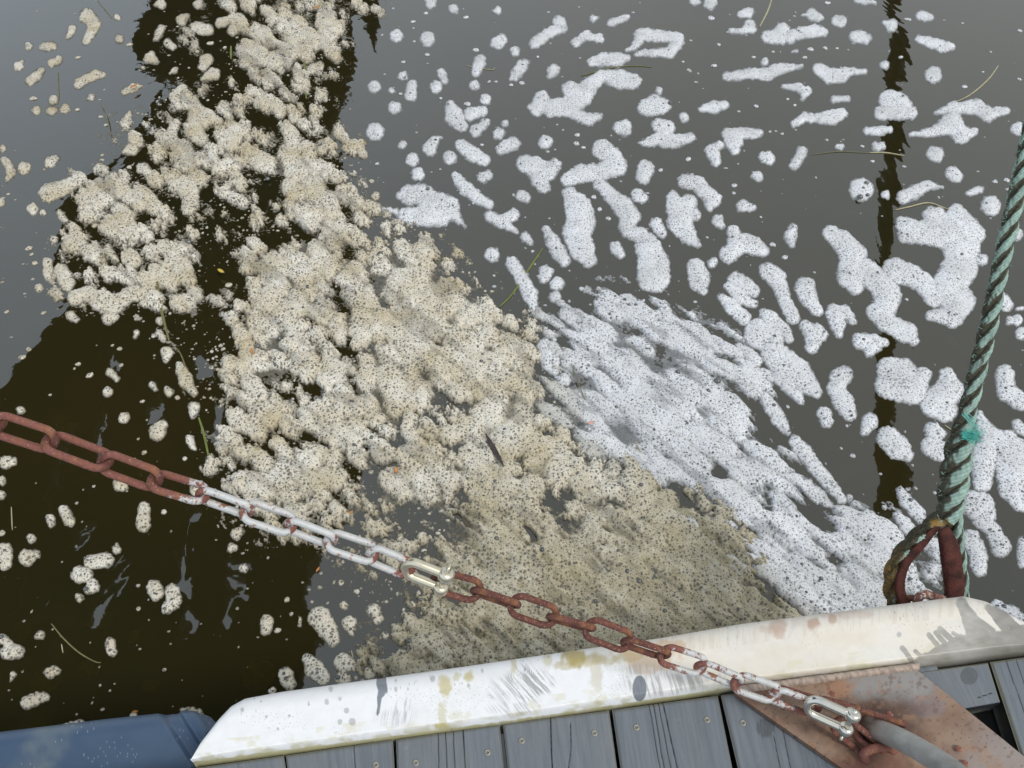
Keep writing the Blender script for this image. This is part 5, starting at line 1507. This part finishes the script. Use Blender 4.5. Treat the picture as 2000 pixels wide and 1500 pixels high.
def raft(name, G_, mat, label, white):
    x0, x1, y0, y1 = (0, 1620, -40, 1420) if not white else (980, 1880, 520, 1260)
    cor = on_plane(np.array([x0, x1, x0, x1]), np.array([y0, y0, y1, y1]), 0.0)
    cell = .0027
    gx = np.arange(cor[:, 0].min(), cor[:, 0].max(), cell)
    gy = np.arange(cor[:, 1].min(), cor[:, 1].max(), cell)
    X, Y = np.meshgrid(gx, gy, indexing='ij')
    px, py, dep = project(X, Y, 0.0)
    m = 6 * (fbm(px / 26, py / 26, 80) - .5), 6 * (fbm(px / 26, py / 26, 81) - .5)
    cv = cover(G_, px + 5 * m[0], py + 5 * m[1])
    wx, wy = X + .016 * (fbm(X * 24, Y * 24, 90) - .5), Y + .016 * (fbm(X * 24, Y * 24, 91) - .5)
    if white:       # streaks run down to the right
        ca, sa = math.cos(R(-48)), math.sin(R(-48))
        u, v = wx * ca + wy * sa, -wx * sa + wy * ca
        b1 = 1 - 1.25 * worley(u / .115, v / .046, 3) ** 1.6
        b2 = 1 - 1.2 * worley(u / .040, v / .022, 5) ** 2
        b3 = fbm(u / .12, v / .035, 95)
    else:
        ca, sa = math.cos(R(40)), math.sin(R(40))
        qx, qy = px + 12 * (fbm(px / 34, py / 34, 90) - .5), py + 12 * (fbm(px / 34, py / 34, 91) - .5)
        u, v = qx * ca + qy * sa, -qx * sa + qy * ca
        b1 = 1 - 1.3 * worley(u / 40, v / 29, 13) ** 1.7
        b2 = 1 - 1.25 * worley(u / 17, v / 14, 15) ** 2
        b3 = fbm(u / 90, v / 46, 97)
        low = sstep(930, 1080, py) * sstep(780, 900, px)      # older, flatter and ridged towards the fender
        b1 = b1 * (1 - .75 * low) + .75 * low * (1 - np.abs(2 * fbm(u / 90, v / 22, 98) - 1) * 3.2)
        b2 = b2 * (1 - .35 * low)
    b4 = fbm(X / .006, Y / .006, 99, 3)
    ws = (.10, .05) if white else (.20, .13)
    mixn = .46 * b1 + ws[0] * b2 + .36 * (b3 - .5) * 2.2 + ws[1] * (b4 - .5) * 2
    srt = np.sort(mixn[cv > .3][::7])
    rank = np.interp(mixn, srt, np.linspace(0, 1, len(srt)))
    F = rank - (1 - cv * (1.0 if white else 1.10 + .16 * sstep(700, 1000, py)))
    for hx, hy, ha, hb, hs in (HOLES_W if white else HOLES_C):
        dd = ((px - hx) / ha) ** 2 + ((py - hy) / hb) ** 2
        F = F - .72 * hs * np.exp(-dd * .9) * (1.1 + .8 * (b3 - .5))
    F = np.where(cv < .06, -1, F)
    scum = (b4 - .5) * .55 + (fbm(px / 11, py / 11, 46) - .5) * .5
    film = (F > -.22) & (F < 0) & (scum + .12 > -F * 1.1)          # broken film round the lumps
    F = np.where(film, .004 + .02 * (b4), F)
    thin = (.55 if white else .45) * sstep(.56, .74, fbm(u / (.10 if white else 80), v / (.022 if white else 17), 62)) * (sstep(.2, .4, cv))
    thin = np.clip(thin + (1 - sstep(.0, .20, F)) * .62 + .25 * (1 - sstep(.0, .5, b1)) * (1 - sstep(.2, .7, F)), 0, 1)  # film at lump edges; creases also coloured darker to bring out relief
    # the traced edge of the fender hides the rest
    Fp = F * 26
    prof = 1 - np.exp(-np.maximum(F, 0) / .22)
    tall = .015 if white else .019
    z = prof * (tall * (.40 + .42 * np.clip(b1, 0, 1) + .20 * np.clip(b2, 0, 1)) + (.003 if white else .006) * (b3 - .3))
    z = z + (.0004 if white else .0008) * (b4 - .5)
    Z = np.where(F > 0, np.maximum(z * sstep(0, .05, F), .0002) + .0003, -.02 * (-F) - .0002)
    if white: age = .75 * (1 - sstep(10, 110, px - np.interp(py, [560, 850, 1200, 1400], [985, 1075, 1530, 1680]) + 60 * (fbm(px / 40, py / 40, 61) - .5))) + .45 * (1 - sstep(.0, .45, b1)) * sstep(.4, .6, b3)
    else: age = np.clip(.95 * sstep(760, 1230, py + .18 * (px - 900) + 160 * (fbm(px / 120, py / 120, 44) - .5)) + .5 * (1 - sstep(0, .5, b1)) * sstep(300, 700, py), 0, 1)
    o = grid_mesh(name, X, Y, Z, np.clip(Fp, -2, 99), mat, age=age, thin=thin)
    origin_to(o, (float(X.mean()), float(Y.mean()), 0))
    tag(o, label, 'foam', kind='stuff')
    return X, Y, Z, F, px, py


rc_ = raft('cream_foam', CREAM, FOAM_CREAM, 'broad lumpy raft of brownish cream foam across the middle of the water', False)
rw_ = raft('white_foam', WHITE, FOAM_WHITE, 'dense smooth raft of bluish white foam right of the brownish raft', True)

# ------------------------------------------------------------------ foam flecks and single bubbles
def scatter(name, pts, mat, label, cat, nseg=8, nring=3, lump=0.0):
    bv, bq = icodome(1.0, nseg, nring)
    Vs, Qs, b = [], [], 0
    for x, y, z, rx, ry, h in pts:
        k = 1 + lump * (rng.rand(len(bv), 1) - .5)
        v = bv * k * np.array([rx, ry, h]) + np.array([x, y, z])
        Vs.append(v); Qs.append(bq + b); b += len(v)
    o = mesh_np(name, np.vstack(Vs), np.vstack(Qs), mat)
    tag(o, label, cat, kind='stuff')
    return o


pts_c, pts_w = [], []
for ch in small_patches:           # the smallest blobs join the flecks
    for k in ch:
        for x, y, r in k:
            p = on_plane(x, y)
            _, _, dep = project(p[0], p[1])
            for _ in range(4):
                q = r * dep / F_PX
                (pts_c if cream_at(x, y) else pts_w).append((p[0] + rng.uniform(-.3, .3) * q, p[1] + rng.uniform(-.3, .3) * q, -.0002, q * rng.uniform(.6, .85), q * rng.uniform(.6, .85), min(.006, q * .5)))
for i in range(2600):
    x, y = rng.uniform(-60, 2060), rng.uniform(-50, 1400)
    dens = .30 + 1.5 * max(0, float(fbm(np.array(x / 90), np.array(y / 60), 120)) - .5)
    cvx = float(cover(CREAM, np.array([max(0, x)]), np.array([max(0, y)]))[0])
    dens += 1.0 * (0 < cvx < .8)
    if x < 460 and y > 600: dens *= .5
    if x > 980 and 480 < y < 960 and x < 1100: dens += .9
    if rng.rand() > dens: continue
    p = on_plane(x, y)
    _, _, dep = project(p[0], p[1])
    r = dep / F_PX * (.7 + rng.gamma(1.4, .9))
    r = min(r, .0065)
    (pts_c if cream_at(x, y) else pts_w).append((p[0], p[1], -.0003, r * rng.uniform(.7, 1.5), r * rng.uniform(.7, 1.5), r * .45))
# crumbly scum where the brown raft thins
for i in range(9000):
    x, y = rng.uniform(250, 1100), rng.uniform(100, 1370)
    cvx = float(cover(CREAM, np.array([x]), np.array([y]))[0])
    if not (.18 < cvx < .85) or rng.rand() > .75 * sstep(.42, .62, float(fbm(np.array(x / 40), np.array(y / 40), 130))): continue
    p = on_plane(x, y)
    _, _, dep = project(p[0], p[1])
    r = min(.006, dep / F_PX * (.9 + rng.gamma(1.5, 1.0)))
    pts_c.append((p[0], p[1], -.0003, r * rng.uniform(.7, 1.3), r * rng.uniform(.7, 1.3), r * .6))
scatter('foam_flecks', pts_c, FOAM_CREAM, 'crumbs of cream foam strewn over the dark water and gaps', 'foam', 7, 2, .35)
scatter('foam_flecks', pts_w, FOAM_WHITE, 'tiny white foam flecks strewn over the grey water', 'foam', 7, 2, .35)

# larger clear bubbles sitting in the foam
bub = []
for (X, Y, Z, F, px, py), n, cream in ((rc_, 2300, True), (rw_, 520, False)):
    idx = np.flatnonzero((F > .10).ravel())
    dens = (fbm(X / .09, Y / .09, 140) ** 3).ravel()[idx]
    sel = rng.choice(idx, n, replace=False, p=dens / dens.sum())
    for k in sel:
        r = .0011 + rng.gamma(1.3, .00075) * (1.15 if cream else .9)
        r = min(r, .0062)
        bub.append((X.ravel()[k], Y.ravel()[k], Z.ravel()[k] - r * .12, r, r, r * .85))
for o, cx, cy, cs, cream, nb in info:
    for c in cs:
        for _ in range(rng.poisson(c[2] / 9)):
            a_, q_ = rng.uniform(0, 6.28), rng.uniform(0, .7) * c[2]
            p = on_plane(c[0] + q_ * math.cos(a_), c[1] + q_ * math.sin(a_))
            r = min(.0055, .0010 + rng.gamma(1.3, .0007))
            A = min(0.0042 + 0.00045 * cs[:, 2].max(), 0.015)
            bub.append((p[0], p[1], A * .72, r, r, r * .85))
for x, y, rr in ((1678, 389, 6), (1690, 362, 5), (1684, 372, 4), (1693, 385, 4), (1400, 748, 7), (1323, 730, 5), (1322, 717, 3.5), (861, 605, 4.5), (906, 565, 4), (975, 870, 4), (927, 712, 4.5), (1241, 601, 5), (1227, 600, 4),
                  (370, 477, 6), (500, 302, 4), (524, 354, 5), (680, 470, 5), (1957, 1188, 5), (836, 373, 4), (1308, 205, 4.5), (1510, 795, 4), (823, 943, 5), (813, 950, 5), (547, 665, 5), (505, 680, 5), (572, 531, 5), (591, 633, 5), (743, 500, 6)):
    p = on_plane(x, y)
    _, _, dep = project(p[0], p[1])
    r = dep / F_PX * rr
    bub.append((p[0], p[1], .0085, r, r, r * .9))
scatter('bubbles', bub, BUBBLE, 'clear dark bubbles bulging out of the foam', 'bubbles', 10, 4, 0)

# ------------------------------------------------------------------ stems, leaves and bits afloat
STEMS = {}
def stem_mat(name, c1, c2): return simple(name, c1, c2, 60, .6, 0, .2)
GREEN = stem_mat('green_stem', (0.10, 0.13, 0.02), (0.20, 0.22, 0.05))
STRAW = stem_mat('straw_stem', (0.30, 0.26, 0.14), (0.46, 0.41, 0.26))
OLIVE = stem_mat('olive_stem', (0.12, 0.11, 0.04), (0.20, 0.18, 0.07))
stems = [
 ([(1509, -8), (1500, 20), (1484, 52)], 1.6, STRAW, 'pale straw floating at the top edge left of the pole reflection'),
 ([(1950, 128), (1930, 155), (1895, 185), (1858, 203)], 1.4, STRAW, 'curved straw stem above the big foam patch at upper right'),
 ([(1748, 410), (1775, 404), (1812, 396), (1840, 404), (1858, 412)], 1.8, STRAW, 'pale straw across the dark pole reflection edge above a big white patch'),
 ([(1698, 298), (1730, 298), (1766, 304)], 1.8, STRAW, 'short pale stalk lying across the dark pole reflection'),
 ([(388, 815), (396, 840), (402, 865), (407, 890)], 2.4, GREEN, 'yellow-green blade floating above the rusty chain'),
 ([(100, 1218), (125, 1248), (155, 1275), (185, 1292), (197, 1294)], 1.4, OLIVE, 'long olive stem in the dark water above the blue float'),
 ([(594, 95), (595, 140), (598, 192)], 2.0, GREEN, 'upright green blade beside the rippled dark reflection'),
 ([(451, 90), (451, 115)], 2.0, GREEN, 'short green blade at the top of the brownish raft'),
 ([(303, 530), (310, 570), (316, 610), (330, 665)], 2.6, OLIVE, 'olive strand hanging through the left of the brownish raft'),
 ([(340, 675), (352, 690), (362, 715), (372, 745)], 1.2, OLIVE, 'thin curled stem beside a small foam patch over dark water'),
 ([(1060, 485), (1030, 530), (1000, 575), (975, 600)], 2.2, GREEN, 'olive-green stem leading out of the brownish raft border'),
 ([(1136, 148), (1170, 138), (1210, 130), (1250, 129), (1273, 131)], 1.4, OLIVE, 'faint olive stem under the long white foam patch at top'),
 ([(911, 128), (935, 133), (962, 136), (967, 132)], 1.0, STRAW, 'thin white hooked fibre across a small foam patch'),
 ([(1480, 725), (1482, 750), (1475, 768)], 1.6, OLIVE, 'short tan stem below the streaky white foam'),
 ([(1430, 705), (1440, 718), (1445, 726)], 1.6, OLIVE, 'small tan stalk end beside the white streaks'),
 ([(22, 990), (23, 1015), (24, 1035)], 1.1, STRAW, 'tiny pale twig under the chain at far left'),
 ([(160, 85), (168, 70)], 1.0, STRAW, 'tiny pale twig between cream foam patches, upper left'),
 ([(1730, 548), (1745, 568)], 1.4, STRAW, 'short straw caught between two big white patches'),
 ([(1845, 830), (1862, 842)], 1.4, STRAW, 'short straw beside the frayed rope splice'),
 ([(120, 1258), (123, 1275)], 1.1, STRAW, 'tiny upright twig in the dark water near the olive stem'),
 ([(686, 1270), (690, 1285)], 1.2, STRAW, 'thin straw by the white fender between grey foam lumps'),
 ([(945, 700), (990, 740)], .8, OLIVE, 'faint fibre on the brownish raft'),
 ([(115, 195), (113, 140)], .9, OLIVE, 'faint upright stem in the grey water, upper left'),
 ([(196, 200), (208, 225), (215, 262)], .9, OLIVE, 'faint bent stem in the grey water left of the raft'),
 ([(190, 0), (218, 35)], 1.0, OLIVE, 'faint stem at the top left corner area'),
 ([(1240, 860), (1262, 905), (1285, 950)], 1.2, STRAW, 'straw half sunk in the white raft near its lower edge'),
 ([(1115, 710), (1150, 800)], .8, OLIVE, 'faint fibre along the left border of the white raft'),
 ([(1585, 302), (1640, 296), (1700, 299)], .9, OLIVE, 'faint sunken stem left of the pale stalk'),
]
for pth, w, m_a, lab in stems:
    p = np.array(pth, float)
    P = on_plane(p[:, 0], p[:, 1], .0015 + (.009 if 'raft' in lab and 'out of' not in lab else 0))
    _, _, dep = project(P[0, 0], P[0, 1])
    P = resample(P, 24)
    r = dep / F_PX * w * (.45 + .55 * np.sin(np.linspace(.35, 2.9, 24)))
    V, Q = sweep(P - P[0], r, 8, squash=.5)
    o = mesh_np('grass_stem', V, Q, m_a)
    o.location = P[0]
    tag(o, lab, 'stem', 'plant stems afloat')

LEAFM = {'dark': simple('dark_leaf', (0.03, 0.02, 0.02), (0.07, 0.05, 0.045), 80, .6, 0, .3),
         'rust': simple('orange_leaf', (0.42, 0.16, 0.04), (0.55, 0.28, 0.10), 80, .7, 0, .3),
         'pink': simple('pink_leaf', (0.60, 0.30, 0.24), (0.70, 0.40, 0.30), 80, .7, 0, .3),
         'yellow': simple('yellow_leaf', (0.45, 0.32, 0.04), (0.60, 0.45, 0.10), 80, .7, 0, .3)}
leaves = [((948, 848), (984, 912), 5, 'dark', 'long dark purple-brown leaf lying in the brownish foam'),
          ((492, 680), (493, 694), 2.6, 'rust', 'small orange leaf bit at the left of the brownish raft'),
          ((425, 526), (438, 533), 3.5, 'yellow', 'small yellow leaf on dark water left of the raft'),
          ((1148, 828), (1160, 824), 3.5, 'pink', 'pink petal on the white raft'),
          ((772, 912), (776, 925), 3.5, 'rust', 'small orange-brown leaf bit in the brownish raft centre'),
          ((676, 1008), (690, 998), 4, 'rust', 'crumpled orange leaf above the zinc chain links'),
          ((258, 1392), (270, 1389), 2.6, 'rust', 'small brown leaf at the edge of the blue float'),
          ((618, 1118), (624, 1108), 2.5, 'rust', 'reddish leaf tip at the dark water edge below the chain'),
          ((255, 172), (268, 165), 4, 'rust', 'small orange leaf on a cream foam patch, upper left'),
          ((612, 18), (622, 12), 4, 'rust', 'small brown leaf in the foam at the top')]
for a0, a1, w, mk, lab in leaves:
    z = .021 if 'raft' in lab or 'foam' in lab else .002
    p0, p1 = on_plane(a0[0], a0[1], z), on_plane(a1[0], a1[1], z)
    _, _, dep = project(p0[0], p0[1])
    n = 14
    t = np.linspace(0, 1, n)
    ax = p1 - p0
    sd_ = np.array([-ax[1], ax[0], 0]) / np.linalg.norm(ax)
    wd = dep / F_PX * w * np.sin(np.pi * np.clip(t, .02, .98)) ** .7
    V = []
    for s_, zc in ((-1, .0018), (-.5, .0006), (0, 0.0), (.5, .0007), (1, .0022), (.5, -.0002), (0, -.0008), (-.5, -.0002)):
        V.append(p0 + ax * t[:, None] + sd_ * (s_ * wd)[:, None] + np.array([0, 0, 1]) * (zc + .001 * np.sin(t * 7))[:, None])
    V = np.stack(V, 1).reshape(-1, 3)
    o = mesh_np('leaf', V - p0, grid_faces(n, 8, True), LEAFM[mk])
    o.location = p0
    tag(o, lab, 'leaf')
